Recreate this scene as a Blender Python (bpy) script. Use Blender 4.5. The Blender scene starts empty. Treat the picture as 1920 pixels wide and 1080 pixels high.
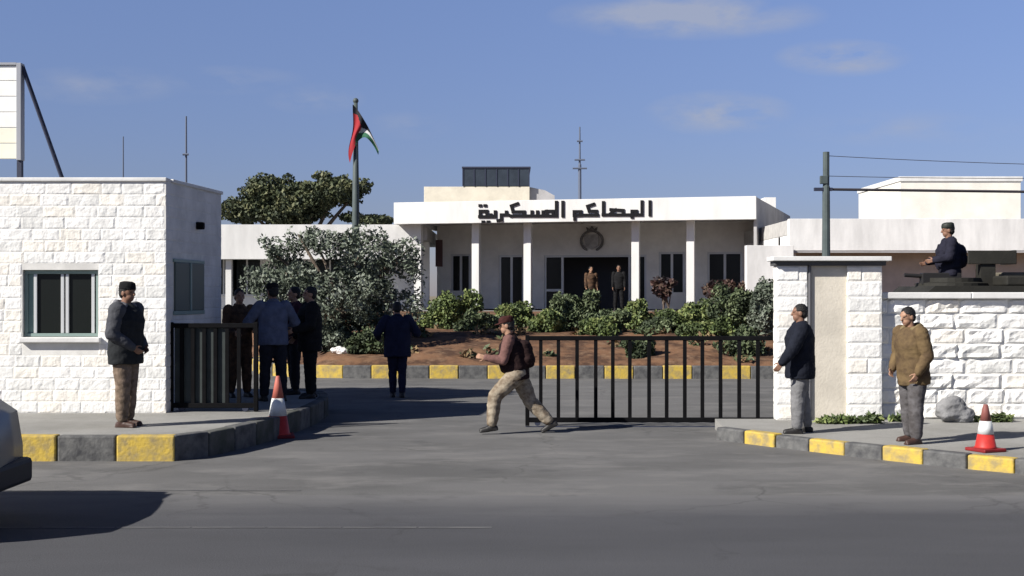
import bpy, bmesh, math, random
from mathutils import Vector, Matrix, noise
R = math.radians
random.seed(7)
sc = bpy.context.scene
# ------------------------------------------------------------------ camera
FPX, HOR, CAMZ = 2400.0, 553.0, 1.95
cd = bpy.data.cameras.new('camera'); cam = bpy.data.objects.new('camera', cd)
sc.collection.objects.link(cam); sc.camera = cam
cam.location = (0, 0, CAMZ); cam.rotation_euler = (R(90), 0, 0)
cd.sensor_width = 36; cd.lens = 36 * FPX / 1920; cd.shift_y = (HOR - 540) / 1920
cd.clip_start = .1; cd.clip_end = 3000
# ------------------------------------------------------------------ light
SUN_EL = 35.0
trav = Vector((1, .62, 0)).normalized() * math.cos(R(SUN_EL)); trav.z = -math.sin(R(SUN_EL))
sd = bpy.data.lights.new('sun', 'SUN'); sd.energy = 4.6; sd.angle = R(.6); sd.color = (1, .955, .88)
sun = bpy.data.objects.new('sun', sd); sc.collection.objects.link(sun)
sun.rotation_euler = trav.to_track_quat('-Z', 'Y').to_euler(); sun.location = (-20, -10, 30)
w = bpy.data.worlds.new('World'); sc.world = w; w.use_nodes = True
nt = w.node_tree; bg = nt.nodes['Background']; bg.inputs[1].default_value = .085
sky = nt.nodes.new('ShaderNodeTexSky'); sky.sky_type = 'NISHITA'; sky.sun_disc = False
sky.sun_elevation = R(SUN_EL); sky.sun_rotation = math.atan2(-trav.x, -trav.y)
sky.air_density = 1.0; sky.dust_density = .6; sky.ozone_density = 3.0; sky.altitude = 700
L_ = nt.links.new
tc = nt.nodes.new('ShaderNodeTexCoord'); sep = nt.nodes.new('ShaderNodeSeparateXYZ'); L_(tc.outputs['Generated'], sep.inputs[0])
rmp = nt.nodes.new('ShaderNodeValToRGB'); els = rmp.color_ramp.elements
els[0].position = .06; els[0].color = (.43, .405, .54, 1); els[1].position = .42; els[1].color = (.33, .33, .42, 1)
e_ = els.new(.23); e_.color = (.71, .645, .77, 1)
L_(sep.outputs['Z'], rmp.inputs[0])
tint = nt.nodes.new('ShaderNodeMix'); tint.data_type = 'RGBA'; tint.blend_type = 'MULTIPLY'; tint.inputs[0].default_value = 1
L_(rmp.outputs[0], tint.inputs[7]); L_(sky.outputs[0], tint.inputs[6])
# faint clouds: soft patches in a few sky directions, broken up by noise
def M_(op, a, b=None):
    n = nt.nodes.new('ShaderNodeMath'); n.operation = op
    for k, v in enumerate((a, b)):
        if v is None: continue
        if isinstance(v, (int, float)): n.inputs[k].default_value = v
        else: L_(v, n.inputs[k])
    return n.outputs[0]
yy_ = M_('MAXIMUM', sep.outputs['Y'], .05); ax_ = M_('DIVIDE', sep.outputs['X'], yy_); az_ = M_('DIVIDE', sep.outputs['Z'], yy_)
mp = nt.nodes.new('ShaderNodeMapping'); mp.inputs['Scale'].default_value = (1, 1, 2.6); L_(tc.outputs['Generated'], mp.inputs[0])
nz = nt.nodes.new('ShaderNodeTexNoise'); nz.inputs['Scale'].default_value = 20; nz.inputs['Detail'].default_value = 7; nz.inputs['Roughness'].default_value = .55; L_(mp.outputs[0], nz.inputs[0])
acc = None
for (px, py, rx, ry, am) in ((1350, 212, 150, 46, .75), (1580, 108, 135, 38, .75), (1290, 30, 270, 48, .8), (180, 160, 190, 40, .3), (590, 185, 100, 32, .3), (770, 235, 90, 30, .22), (1700, 240, 260, 40, .2), (420, 150, 160, 30, .25)):
    u = M_('DIVIDE', M_('SUBTRACT', ax_, (px - 960) / 2400), rx / 2400); v = M_('DIVIDE', M_('SUBTRACT', az_, (553 - py) / 2400), ry / 2400)
    q = M_('SUBTRACT', 1, M_('SQRT', M_('ADD', M_('MULTIPLY', u, u), M_('MULTIPLY', v, v)))); q = M_('MULTIPLY', M_('MAXIMUM', q, 0), am * 1.7)
    acc = q if acc is None else M_('MAXIMUM', acc, q)
nn_ = M_('MULTIPLY', M_('MAXIMUM', M_('SUBTRACT', nz.outputs[0], .36), 0), 3.4)
cl_ = M_('MINIMUM', M_('MULTIPLY', acc, nn_), .7)
cm = nt.nodes.new('ShaderNodeMix'); cm.data_type = 'RGBA'; cm.inputs[7].default_value = (2.75, 2.95, 3.6, 1)
L_(cl_, cm.inputs[0]); L_(tint.outputs[2], cm.inputs[6]); L_(cm.outputs[2], bg.inputs[0])
sc.view_settings.view_transform = 'Standard'; sc.view_settings.look = 'None'; sc.view_settings.gamma = 1
sc.view_settings.exposure = .78

# ------------------------------------------------------------------ helpers
def at(px, py, d): return Vector(((px - 960) * d / FPX, d, CAMZ + (HOR - py) * d / FPX))
def gx(px, d): return (px - 960) * d / FPX
def gz(py, d): return CAMZ + (HOR - py) * d / FPX
_m = {}
def mat(name, col, rough=.8, var=.0, scale=4.0, bump=0.0, bscale=30.0, metal=0.0, col2=None, lo=.35, hi=.65, detail=5, spec=.3, stretch=None):
    if name in _m: return _m[name]
    m = bpy.data.materials.new(name); m.use_nodes = True; t = m.node_tree; b = t.nodes['Principled BSDF']
    b.inputs['Roughness'].default_value = rough; b.inputs['Metallic'].default_value = metal
    b.inputs['Specular IOR Level'].default_value = spec
    c = tuple(col) + (1,)
    if var or col2:
        tcn = t.nodes.new('ShaderNodeTexCoord'); src = tcn.outputs['Object']
        if stretch:
            mm = t.nodes.new('ShaderNodeMapping'); mm.inputs['Scale'].default_value = stretch
            t.links.new(src, mm.inputs[0]); src = mm.outputs[0]
        n = t.nodes.new('ShaderNodeTexNoise'); n.inputs['Scale'].default_value = scale; n.inputs['Detail'].default_value = detail
        n.inputs['Roughness'].default_value = .6
        r = t.nodes.new('ShaderNodeValToRGB'); r.color_ramp.elements[0].position = lo; r.color_ramp.elements[1].position = hi
        r.color_ramp.elements[0].color = (tuple(col2) + (1,)) if col2 else tuple(x * (1 - var) for x in col) + (1,)
        r.color_ramp.elements[1].color = c if col2 else tuple(min(1, x * (1 + var * .5)) for x in col) + (1,)
        t.links.new(src, n.inputs[0]); t.links.new(n.outputs[0], r.inputs[0]); t.links.new(r.outputs[0], b.inputs['Base Color'])
    else:
        b.inputs['Base Color'].default_value = c
    if bump:
        tcn = t.nodes.new('ShaderNodeTexCoord')
        n = t.nodes.new('ShaderNodeTexNoise'); n.inputs['Scale'].default_value = bscale; n.inputs['Detail'].default_value = 6
        bp = t.nodes.new('ShaderNodeBump'); bp.inputs['Strength'].default_value = bump; bp.inputs['Distance'].default_value = .02
        t.links.new(tcn.outputs['Object'], n.inputs[0]); t.links.new(n.outputs[0], bp.inputs['Height']); t.links.new(bp.outputs[0], b.inputs['Normal'])
    _m[name] = m; return m

def ground_mat(name, base, dark, stain_lo=.42, stain_hi=.6, grit=.25, scale=.5, dustcol=None, streak=(1, 1, 1), cracks=0, fade=None):
    m = bpy.data.materials.new(name); m.use_nodes = True; t = m.node_tree; b = t.nodes['Principled BSDF']
    b.inputs['Roughness'].default_value = .9; b.inputs['Specular IOR Level'].default_value = .15
    L = t.links.new
    tcn = t.nodes.new('ShaderNodeTexCoord'); mm = t.nodes.new('ShaderNodeMapping'); mm.inputs['Scale'].default_value = streak
    L(tcn.outputs['Object'], mm.inputs[0])
    def nz(sc_, det, rg=.6, src=None):
        n = t.nodes.new('ShaderNodeTexNoise'); n.inputs['Scale'].default_value = sc_; n.inputs['Detail'].default_value = det; n.inputs['Roughness'].default_value = rg
        L(src or mm.outputs[0], n.inputs[0]); return n
    n1 = nz(scale, 8, .65); r1 = t.nodes.new('ShaderNodeValToRGB'); r1.color_ramp.elements[0].position = stain_lo; r1.color_ramp.elements[1].position = stain_hi
    r1.color_ramp.elements[0].color = tuple(dark) + (1,); r1.color_ramp.elements[1].color = tuple(base) + (1,); L(n1.outputs[0], r1.inputs[0])
    n2 = nz(90, 3, .7, tcn.outputs['Object']); r2 = t.nodes.new('ShaderNodeValToRGB'); r2.color_ramp.elements[0].position = .3; r2.color_ramp.elements[1].position = .7
    g = 1 - grit; r2.color_ramp.elements[0].color = (g, g, g, 1); r2.color_ramp.elements[1].color = (1 + grit * .4,) * 3 + (1,); L(n2.outputs[0], r2.inputs[0])
    mx = t.nodes.new('ShaderNodeMix'); mx.data_type = 'RGBA'; mx.blend_type = 'MULTIPLY'; mx.inputs[0].default_value = 1
    L(r1.outputs[0], mx.inputs[6]); L(r2.outputs[0], mx.inputs[7]); out = mx.outputs[2]
    if dustcol:
        n3 = nz(scale * 2.3, 6, .7); r3 = t.nodes.new('ShaderNodeValToRGB'); r3.color_ramp.elements[0].position = .5; r3.color_ramp.elements[1].position = .75
        L(n3.outputs[0], r3.inputs[0]); m3 = t.nodes.new('ShaderNodeMix'); m3.data_type = 'RGBA'; L(r3.outputs[0], m3.inputs[0]); L(out, m3.inputs[6]); m3.inputs[7].default_value = tuple(dustcol) + (1,); out = m3.outputs[2]
    if fade:
        y0, y1, fc = fade; sp = t.nodes.new('ShaderNodeSeparateXYZ'); L(tcn.outputs['Object'], sp.inputs[0])
        nf = nz(.7, 6, .65); ad = t.nodes.new('ShaderNodeMath'); ad.operation = 'MULTIPLY_ADD'; L(nf.outputs[0], ad.inputs[0]); ad.inputs[1].default_value = 1.6; L(sp.outputs['Y'], ad.inputs[2])
        mr = t.nodes.new('ShaderNodeMapRange'); mr.inputs[1].default_value = y0 + .8; mr.inputs[2].default_value = y1 + .8; L(ad.outputs[0], mr.inputs[0])
        mf = t.nodes.new('ShaderNodeMix'); mf.data_type = 'RGBA'; L(mr.outputs[0], mf.inputs[0]); L(out, mf.inputs[6]); mf.inputs[7].default_value = tuple(fc) + (1,); out = mf.outputs[2]
    if cracks:
        nd = nz(1.4, 4, .6, tcn.outputs['Object']); vm = t.nodes.new('ShaderNodeVectorMath'); vm.operation = 'MULTIPLY_ADD'; L(nd.outputs['Color'], vm.inputs[0]); vm.inputs[1].default_value = (.9, .9, 0); L(tcn.outputs['Object'], vm.inputs[2])
        vo = t.nodes.new('ShaderNodeTexVoronoi'); vo.feature = 'DISTANCE_TO_EDGE'; vo.inputs['Scale'].default_value = .42; L(vm.outputs[0], vo.inputs[0])
        rc_ = t.nodes.new('ShaderNodeMapRange'); rc_.inputs[1].default_value = .002; rc_.inputs[2].default_value = .011; rc_.inputs[3].default_value = cracks; rc_.inputs[4].default_value = 0; L(vo.outputs[0], rc_.inputs[0])
        nm = nz(.45, 3, .5, tcn.outputs['Object']); rm = t.nodes.new('ShaderNodeMapRange'); rm.inputs[1].default_value = .45; rm.inputs[2].default_value = .58; L(nm.outputs[0], rm.inputs[0])
        mu = t.nodes.new('ShaderNodeMath'); mu.operation = 'MULTIPLY'; L(rc_.outputs[0], mu.inputs[0]); L(rm.outputs[0], mu.inputs[1])
        mc = t.nodes.new('ShaderNodeMix'); mc.data_type = 'RGBA'; L(mu.outputs[0], mc.inputs[0]); L(out, mc.inputs[6]); mc.inputs[7].default_value = (.03, .03, .03, 1); out = mc.outputs[2]
        ns_ = nz(1.1, 5, .62, tcn.outputs['Object']); rs_ = t.nodes.new('ShaderNodeMapRange'); rs_.inputs[1].default_value = .60; rs_.inputs[2].default_value = .72; rs_.inputs[3].default_value = 0; rs_.inputs[4].default_value = .5; L(ns_.outputs[0], rs_.inputs[0])
        ms_ = t.nodes.new('ShaderNodeMix'); ms_.data_type = 'RGBA'; L(rs_.outputs[0], ms_.inputs[0]); L(out, ms_.inputs[6]); ms_.inputs[7].default_value = (.06, .06, .062, 1); out = ms_.outputs[2]
    L(out, b.inputs['Base Color'])
    bp = t.nodes.new('ShaderNodeBump'); bp.inputs['Strength'].default_value = .5; bp.inputs['Distance'].default_value = .01
    L(n2.outputs[0], bp.inputs['Height']); L(bp.outputs[0], b.inputs['Normal'])
    return m

def link(o, parent=None):
    sc.collection.objects.link(o)
    if parent: o.parent = parent
    return o
def obj(name, bm, mats, parent=None, smooth=False):
    me = bpy.data.meshes.new(name)
    if isinstance(bm, bmesh.types.BMesh):
        bmesh.ops.recalc_face_normals(bm, faces=bm.faces[:]); bm.to_mesh(me); bm.free()
    else: me = bm
    for m in (mats if isinstance(mats, (list, tuple)) else [mats]): me.materials.append(m)
    if smooth:
        for p in me.polygons: p.use_smooth = True
    o = bpy.data.objects.new(name, me); return link(o, parent)
def tag(o, label=None, cat=None, group=None, kind=None):
    if label: o['label'] = label
    if cat: o['category'] = cat
    if group: o['group'] = group
    if kind: o['kind'] = kind
    return o
def empty(name, loc=(0, 0, 0), rz=0):
    o = bpy.data.objects.new(name, None); o.empty_display_size = .3; o.location = loc; o.rotation_euler = (0, 0, rz); return link(o)
def copy_tree(o, parent=None):
    c = o.copy(); link(c, parent)
    for ch in list(o.children): copy_tree(ch, c)
    return c
def B(): return bmesh.new()
def box(bm, x0, x1, y0, y1, z0, z1, bev=0, mi=0, M=None):
    vs = [bm.verts.new((x, y, z)) for z in (z0, z1) for y in (y0, y1) for x in (x0, x1)]
    F = [(0, 2, 3, 1), (4, 5, 7, 6), (0, 1, 5, 4), (2, 6, 7, 3), (0, 4, 6, 2), (1, 3, 7, 5)]
    fs = [bm.faces.new([vs[i] for i in f]) for f in F]
    for f in fs: f.material_index = mi
    if bev:
        es = list({e for f in fs for e in f.edges})
        r = bmesh.ops.bevel(bm, geom=es, offset=bev, segments=2, affect='EDGES', profile=.5)
        for f in r['faces']: f.material_index = mi
        if M:
            vv = {v for f in r['faces'] for v in f.verts} | {v for f in fs if f.is_valid for v in f.verts}
            for v in vv: v.co = M @ v.co
    elif M:
        for v in vs: v.co = M @ v.co
def basis(d):
    d = d.normalized(); a = Vector((0, 0, 1)) if abs(d.z) < .9 else Vector((1, 0, 0))
    u = d.cross(a).normalized(); return u, d.cross(u).normalized()
def prof(bm, p0, p1, prs, n=12, mi=0):
    """surface of revolution about p0->p1: prs list of (absolute distance, radius)"""
    p0, p1 = Vector(p0), Vector(p1); d = (p1 - p0); d = d.normalized() if d.length > 1e-6 else Vector((0, 0, 1)); u, v = basis(d)
    rings = []
    for s, r in prs:
        c = p0 + d * s
        rings.append([bm.verts.new(c + (u * math.cos(2 * math.pi * i / n) + v * math.sin(2 * math.pi * i / n)) * max(r, 1e-4)) for i in range(n)])
    for a, b in zip(rings, rings[1:]):
        for i in range(n):
            f = bm.faces.new((a[i], a[(i + 1) % n], b[(i + 1) % n], b[i])); f.material_index = mi
    for rg in (rings[0], rings[-1]):
        f = bm.faces.new(rg); f.material_index = mi
def tube(bm, p0, p1, r0, r1=None, n=10, mi=0):
    L = (Vector(p1) - Vector(p0)).length; prof(bm, p0, p1, [(0, r0), (L, r0 if r1 is None else r1)], n, mi)
def rc(bm, p0, r0, p1, r1, n=14):
    L = (Vector(p1) - Vector(p0)).length; pr = []
    for k in range(5): a = math.pi / 2 * k / 4; pr.append((-r0 * math.cos(a), r0 * math.sin(a)))
    for k in range(5): a = math.pi / 2 * k / 4; pr.append((L + r1 * math.sin(a), r1 * math.cos(a)))
    prof(bm, p0, p1, pr, n)
def ell(bm, c, r, M=None, seg=20):
    mm = Matrix.Translation(c) @ Matrix.Diagonal((r[0], r[1], r[2], 1))
    if M: mm = M @ mm
    bmesh.ops.create_uvsphere(bm, u_segments=seg, v_segments=seg // 2 + 2, radius=1, matrix=mm)
def loft(bm, rings, M=None, n=24):
    rs = []
    for (cx, cy, z, rx, ry) in rings:
        ring = []
        for i in range(n):
            a = 2 * math.pi * i / n; p = Vector((cx + rx * math.cos(a), cy + ry * math.sin(a), z))
            ring.append(bm.verts.new(M @ p if M else p))
        rs.append(ring)
    for a, b in zip(rs, rs[1:]):
        for i in range(n): bm.faces.new((a[i], a[(i + 1) % n], b[(i + 1) % n], b[i]))
    bm.faces.new(rs[0]); bm.faces.new(rs[-1])
def fuse(bm, voxel, it=4, amp=0, fs=9, seed=0):
    me = bpy.data.meshes.new('tmp'); bmesh.ops.recalc_face_normals(bm, faces=bm.faces[:]); bm.to_mesh(me); bm.free()
    o = bpy.data.objects.new('tmp', me); sc.collection.objects.link(o)
    md = o.modifiers.new('r', 'REMESH'); md.mode = 'VOXEL'; md.voxel_size = voxel
    if it: s = o.modifiers.new('s', 'SMOOTH'); s.factor = .5; s.iterations = it
    dg = bpy.context.evaluated_depsgraph_get(); dg.update()
    out = bpy.data.meshes.new_from_object(o.evaluated_get(dg))
    bpy.data.objects.remove(o); bpy.data.meshes.remove(me)
    if amp:
        off = Vector((seed * 3.1, seed * 1.7, seed))
        ns = [(v.co.copy(), v.normal.copy()) for v in out.vertices]
        for v, (c, nn) in zip(out.vertices, ns):
            q = Vector((c.x, c.y, c.z * 1.7)) * fs + off
            v.co = c + nn * amp * (noise.noise(q) + .5 * noise.noise(q * 2.3))
    return out
def poly(bm, pts, z, mi=0):
    f = bm.faces.new([bm.verts.new((p[0], p[1], z)) for p in pts]); f.material_index = mi; return f
def prism(bm, pts, y0, y1, mi=0, M=None):
    """closed polygon in xz extruded y0..y1"""
    a = [bm.verts.new((x, y0, z)) for x, z in pts]; b = [bm.verts.new((x, y1, z)) for x, z in pts]
    if M:
        for v in a + b: v.co = M @ v.co
    n = len(pts); fs = [bm.faces.new(a), bm.faces.new(b[::-1])]
    for i in range(n): fs.append(bm.faces.new((a[i], b[i], b[(i + 1) % n], a[(i + 1) % n])))
    for f in fs: f.material_index = mi

# ------------------------------------------------------------------ materials
M_asph = ground_mat('road_asphalt', (.092, .093, .101), (.072, .073, .080), .35, .62, .45, .35, streak=(.35, 1.2, 1), cracks=.3, fade=(11.3, 12.5, (.145, .143, .144)))
M_drive = ground_mat('driveway_asphalt', (.158, .156, .155), (.115, .114, .113), .36, .58, .4, .5, (.19, .185, .18), streak=(.6, 1.2, 1), cracks=.32)
M_pave = ground_mat('pavement_concrete', (.30, .295, .28), (.23, .225, .21), .36, .6, .2, .8)
M_earth = ground_mat('garden_earth', (.21, .115, .066), (.085, .048, .032), .42, .58, .5, 1.6, (.23, .15, .095))
M_land = ground_mat('dry_land', (.26, .22, .16), (.2, .17, .12), .4, .6, .3, .1)
M_line = mat('worn_road_paint', (.17, .17, .168), .9, col2=(.10, .10, .105), scale=3, lo=.45, hi=.66, stretch=(1, 4, 1))
M_yel = mat('yellow_kerb_paint', (.50, .355, .065), .85, col2=(.27, .215, .11), scale=7, lo=.34, hi=.60, bump=.4, bscale=25)
M_blk = mat('black_kerb_paint', (.04, .041, .046), .85, col2=(.13, .13, .128), scale=7, lo=.35, hi=.75, bump=.4, bscale=25)
M_stone = mat('white_stone', (.79, .78, .755), .9, var=.10, scale=2.2, bump=.8, bscale=14)
M_stone2 = mat('white_stone_cool', (.72, .715, .69), .9, var=.16, scale=3, bump=.8, bscale=14)
M_stone3 = mat('white_stone_warm', (.80, .765, .70), .9, var=.14, scale=2.6, bump=.8, bscale=14)
M_mort = mat('pale_mortar', (.64, .63, .60), .95, var=.15, scale=4)
M_wht = mat('white_render', (.64, .635, .62), .85, var=.10, scale=2.2, bump=.15, bscale=20, stretch=(1, 1, .22))
M_wht2 = mat('white_painted_plaster', (.72, .715, .70), .85, var=.16, scale=1.8, bump=.2, bscale=12, stretch=(1, 1, .25))
M_cream = mat('cream_stone', (.66, .61, .50), .9, var=.12, scale=1.5, bump=.4, bscale=10)
M_beige = mat('beige_plaster', (.58, .535, .455), .9, var=.12, scale=2.4, bump=.2)
M_grey = mat('porch_wall_plaster', (.74, .73, .70), .9, var=.12, scale=1.2, bump=.2)
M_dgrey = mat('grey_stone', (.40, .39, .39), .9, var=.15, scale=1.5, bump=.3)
M_alu = mat('pale_aluminium', (.55, .56, .56), .45, metal=.3)
M_gfr = mat('greenish_window_frame', (.20, .27, .25), .5)
M_glass = mat('dark_window_glass', (.010, .012, .011), .25, spec=.2)
M_glassg = mat('green_tinted_glass', (.10, .12, .11), .5, spec=.15)
M_black = mat('black_gate_paint', (.005, .005, .006), .8, var=.3, scale=6, spec=.08)
M_sheet = mat('dark_gate_sheet', (.034, .042, .042), .75, var=.25, scale=3)
M_steel = mat('dark_blue_steel', (.03, .035, .06), .6)
M_pole = mat('grey_green_pole_paint', (.075, .095, .095), .6, var=.2, scale=3)
M_slate = mat('dark_slate_panel', (.035, .045, .06), .4, var=.2, scale=2)
M_roof = mat('roof_screed', (.45, .44, .42), .95, var=.15)
M_letter = mat('dark_letter_metal', (.010, .010, .012), .7, spec=.1)
M_bark = mat('grey_bark', (.14, .11, .085), .95, var=.35, scale=6, bump=.8)

def leafm(n, c): return mat(n, c, .6, var=.22, scale=1.5, spec=.25)
OL = [leafm('olive_leaf', (.125, .15, .11)), leafm('olive_leaf_dark', (.075, .092, .068)), leafm('olive_leaf_silver', (.21, .235, .19))]
HG = [leafm('hedge_leaf', (.125, .165, .055)), leafm('hedge_leaf_dark', (.065, .09, .035)), leafm('hedge_leaf_bright', (.20, .23, .085))]
DK = [leafm('shrub_leaf', (.085, .112, .055)), leafm('shrub_leaf_dark', (.045, .06, .033)), leafm('shrub_leaf_mid', (.14, .17, .09))]
PN = [leafm('pine_leaf', (.085, .10, .05)), leafm('pine_leaf_dark', (.05, .063, .036)), leafm('pine_leaf_mid', (.125, .13, .065))]
BR = [leafm('reddish_leaf', (.075, .04, .035)), leafm('reddish_leaf_dark', (.03, .022, .024)), leafm('reddish_leaf_mid', (.10, .065, .05))]

# ------------------------------------------------------------------ ground, road, kerbs
b = B(); poly(b, [(-900, -100), (900, -100), (900, 1800), (-900, 1800)], -.012)
tag(obj('ground', b, M_land), kind='structure')
b = B(); poly(b, [(-120, -30), (120, -30), (120, 12.45), (-120, 12.45)], -.0002)
tag(obj('road', b, M_asph), kind='structure')
b = B(); poly(b, [(-120, 12.45), (120, 12.45), (120, 17), (60, 40), (-60, 40), (-120, 17)], 0)
tag(obj('driveway', b, M_drive), kind='structure')
b = B()
for x0, x1, y in ((-9, -.15, 10.72), (-5.2, -2.1, 12.75)):
    n = 14
    for k in range(n):
        xa, xb = x0 + (x1 - x0) * k / n, x0 + (x1 - x0) * (k + .97) / n
        poly(b, [(xa, y - .018), (xb, y - .018), (xb, y + .022), (xa, y + .022)], .004)
tag(obj('road_marking', b, M_line), kind='structure')

def resample(pts, L):
    out = [Vector(pts[0])]; acc = 0
    for a, c in zip(pts, pts[1:]):
        a, c = Vector(a), Vector(c); seg = (c - a).length; s = L - acc
        while s <= seg: out.append(a + (c - a) * s / seg); s += L
        acc = seg - (s - L)
    return out
def smoothp(pts, it=2):
    pts = [Vector(p) for p in pts]
    for _ in range(it):
        q = [pts[0]]
        for a, c in zip(pts, pts[1:]): q += [a * .75 + c * .25, a * .25 + c * .75]
        q.append(pts[-1]); pts = q
    return pts
def kerb(path, z0, z1, wd, L, first=0, jit=.012, side=1, phase=0):
    """painted kerb blocks along a path; the kerb body lies on side (+1 = left of travel)"""
    bm = B(); pts = resample(path, L)
    for i, (a, c) in enumerate(zip(pts, pts[1:])):
        d = (c - a).normalized(); nrm = Vector((-d.y, d.x)) * side; g = .006
        rr = random.Random(i * 7 + first)
        M = Matrix(((d.x, nrm.x, 0, a.x), (d.y, nrm.y, 0, a.y), (0, 0, 1, 0), (0, 0, 0, 1)))
        ln = (c - a).length
        box(bm, g, ln - g, rr.uniform(-jit, jit), wd, z0, z1 + rr.uniform(-jit, jit) * .6, .022, (i + first) % 2, M)
    return bm, pts
# left pavement
LP = smoothp([(-16, 15.0), (-4.2, 15.0), (-3.80, 15.04), (-3.5, 15.9), (-3.22, 17.0), (-2.95, 19.0), (-2.95, 21.0), (-3.3, 22.4), (-4.6, 23.0), (-8, 23.2), (-16, 23.2)], 2)
# choose the start so that a yellow block ends near the corner
kb, kp = kerb([Vector((-3.95 - .695 * 17, 15.0)), Vector((-3.95, 15.0))], -.05, .30, .17, .695, 0, side=1)
tag(obj('kerb', kb, [M_yel, M_blk]), kind='structure')
RET = [Vector(p) for p in ((-3.945, 15.0), (-3.80, 15.04), (-3.72, 15.25))] + [p for p in LP if p.y > 15.6 and p.x > -5]
kb, kp = kerb(RET, -.05, .298, .17, .6, 0, side=1)
tag(obj('kerb', kb, [M_blk, mat('bare_dark_kerb', (.10, .10, .095), .9, col2=(.05, .055, .045), scale=4, bump=.4)]), kind='structure')
b = B(); inner = []
for i, p in enumerate(LP):
    q = LP[min(i + 1, len(LP) - 1)] - LP[max(i - 1, 0)]; q.normalize(); inner.append(p + Vector((-q.y, q.x)) * .15)
b2 = [(-16, 15.15)] + [tuple(p) for p in inner[1:-1]] + [(-16, 23.05)]
top = [b.verts.new((p[0], p[1], .285)) for p in b2]; b.faces.new(top)
bot = [b.verts.new((p[0], p[1], 0)) for p in b2]
for i in range(len(top)): b.faces.new((top[i], top[(i + 1) % len(top)], bot[(i + 1) % len(top)], bot[i]))
tag(obj('pavement', b, M_pave), kind='structure')
# right pavement
RP = smoothp([(2.75, 17.25), (3.3, 16.42), (4.29, 15.2), (5.15, 14.25), (6.2, 13.35), (7.5, 12.85), (9.5, 12.7), (22, 12.7)], 2)
kb, kp = kerb(RP, -.05, .165, .17, .535, 1, side=1)
tag(obj('kerb', kb, [M_yel, M_blk]), kind='structure')
b = B(); inner = []
for i, p in enumerate(RP):
    q = RP[min(i + 1, len(RP) - 1)] - RP[max(i - 1, 0)]; q.normalize(); inner.append(p + Vector((-q.y, q.x)) * .15)
b2 = [tuple(p) for p in inner] + [(22, 18.6), (2.95, 18.6)]
top = [b.verts.new((p[0], p[1], .15)) for p in b2]; b.faces.new(top)
bot = [b.verts.new((p[0], p[1], 0)) for p in b2]
for i in range(len(top)): b.faces.new((top[i], top[(i + 1) % len(top)], bot[(i + 1) % len(top)], bot[i]))
tag(obj('pavement', b, M_pave), kind='structure')
# garden kerb and bank
GK = [Vector((-4.75, 30.0)), Vector((0, 29.8)), Vector((22, 29.4))]
kb, kp = kerb(smoothp([(-7.2, 36), (-6.4, 31.2), (-4.6, 29.95), (-2, 29.85), (8, 29.7), (22, 29.4)], 2), -.05, .30, .2, .68, 0, side=1)
tag(obj('kerb', kb, [M_yel, M_blk]), kind='structure')
b = B(); NX, NY = 90, 40; g = []
for j in range(NY + 1):
    row = []
    for i in range(NX + 1):
        x = -9 + 34 * i / NX; t = j / NY; y0 = 30.02 if x > -4.4 else 30.02 + (-4.4 - x) * 1.9
        y = y0 + (49 - y0) * t
        z = .24 + .72 * min(1, (y - y0) / 4.6) ** .8 + max(0, (y - 36) / 11) * .40
        z = min(z, 1.33) + .07 * noise.noise(Vector((x * .8, y * .9, 1))) * min(1, (y - y0) * 2) * (1 if y < 42 else 0) + .04 * noise.noise(Vector((x * 2.5, y * 2.5, 4))) * min(1, (y - y0) * 2)
        row.append(b.verts.new((x, y, z)))
    g.append(row)
for j in range(NY):
    for i in range(NX): b.faces.new((g[j][i], g[j][i + 1], g[j + 1][i + 1], g[j + 1][i]))
for i in range(NX):
    pass
tag(obj('garden_bank', b, M_earth, smooth=True), kind='structure')
b = B(); box(b, -40, 60, 48.6, 90, 0, 1.35)
tag(obj('terrace', b, M_pave), kind='structure')

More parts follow.
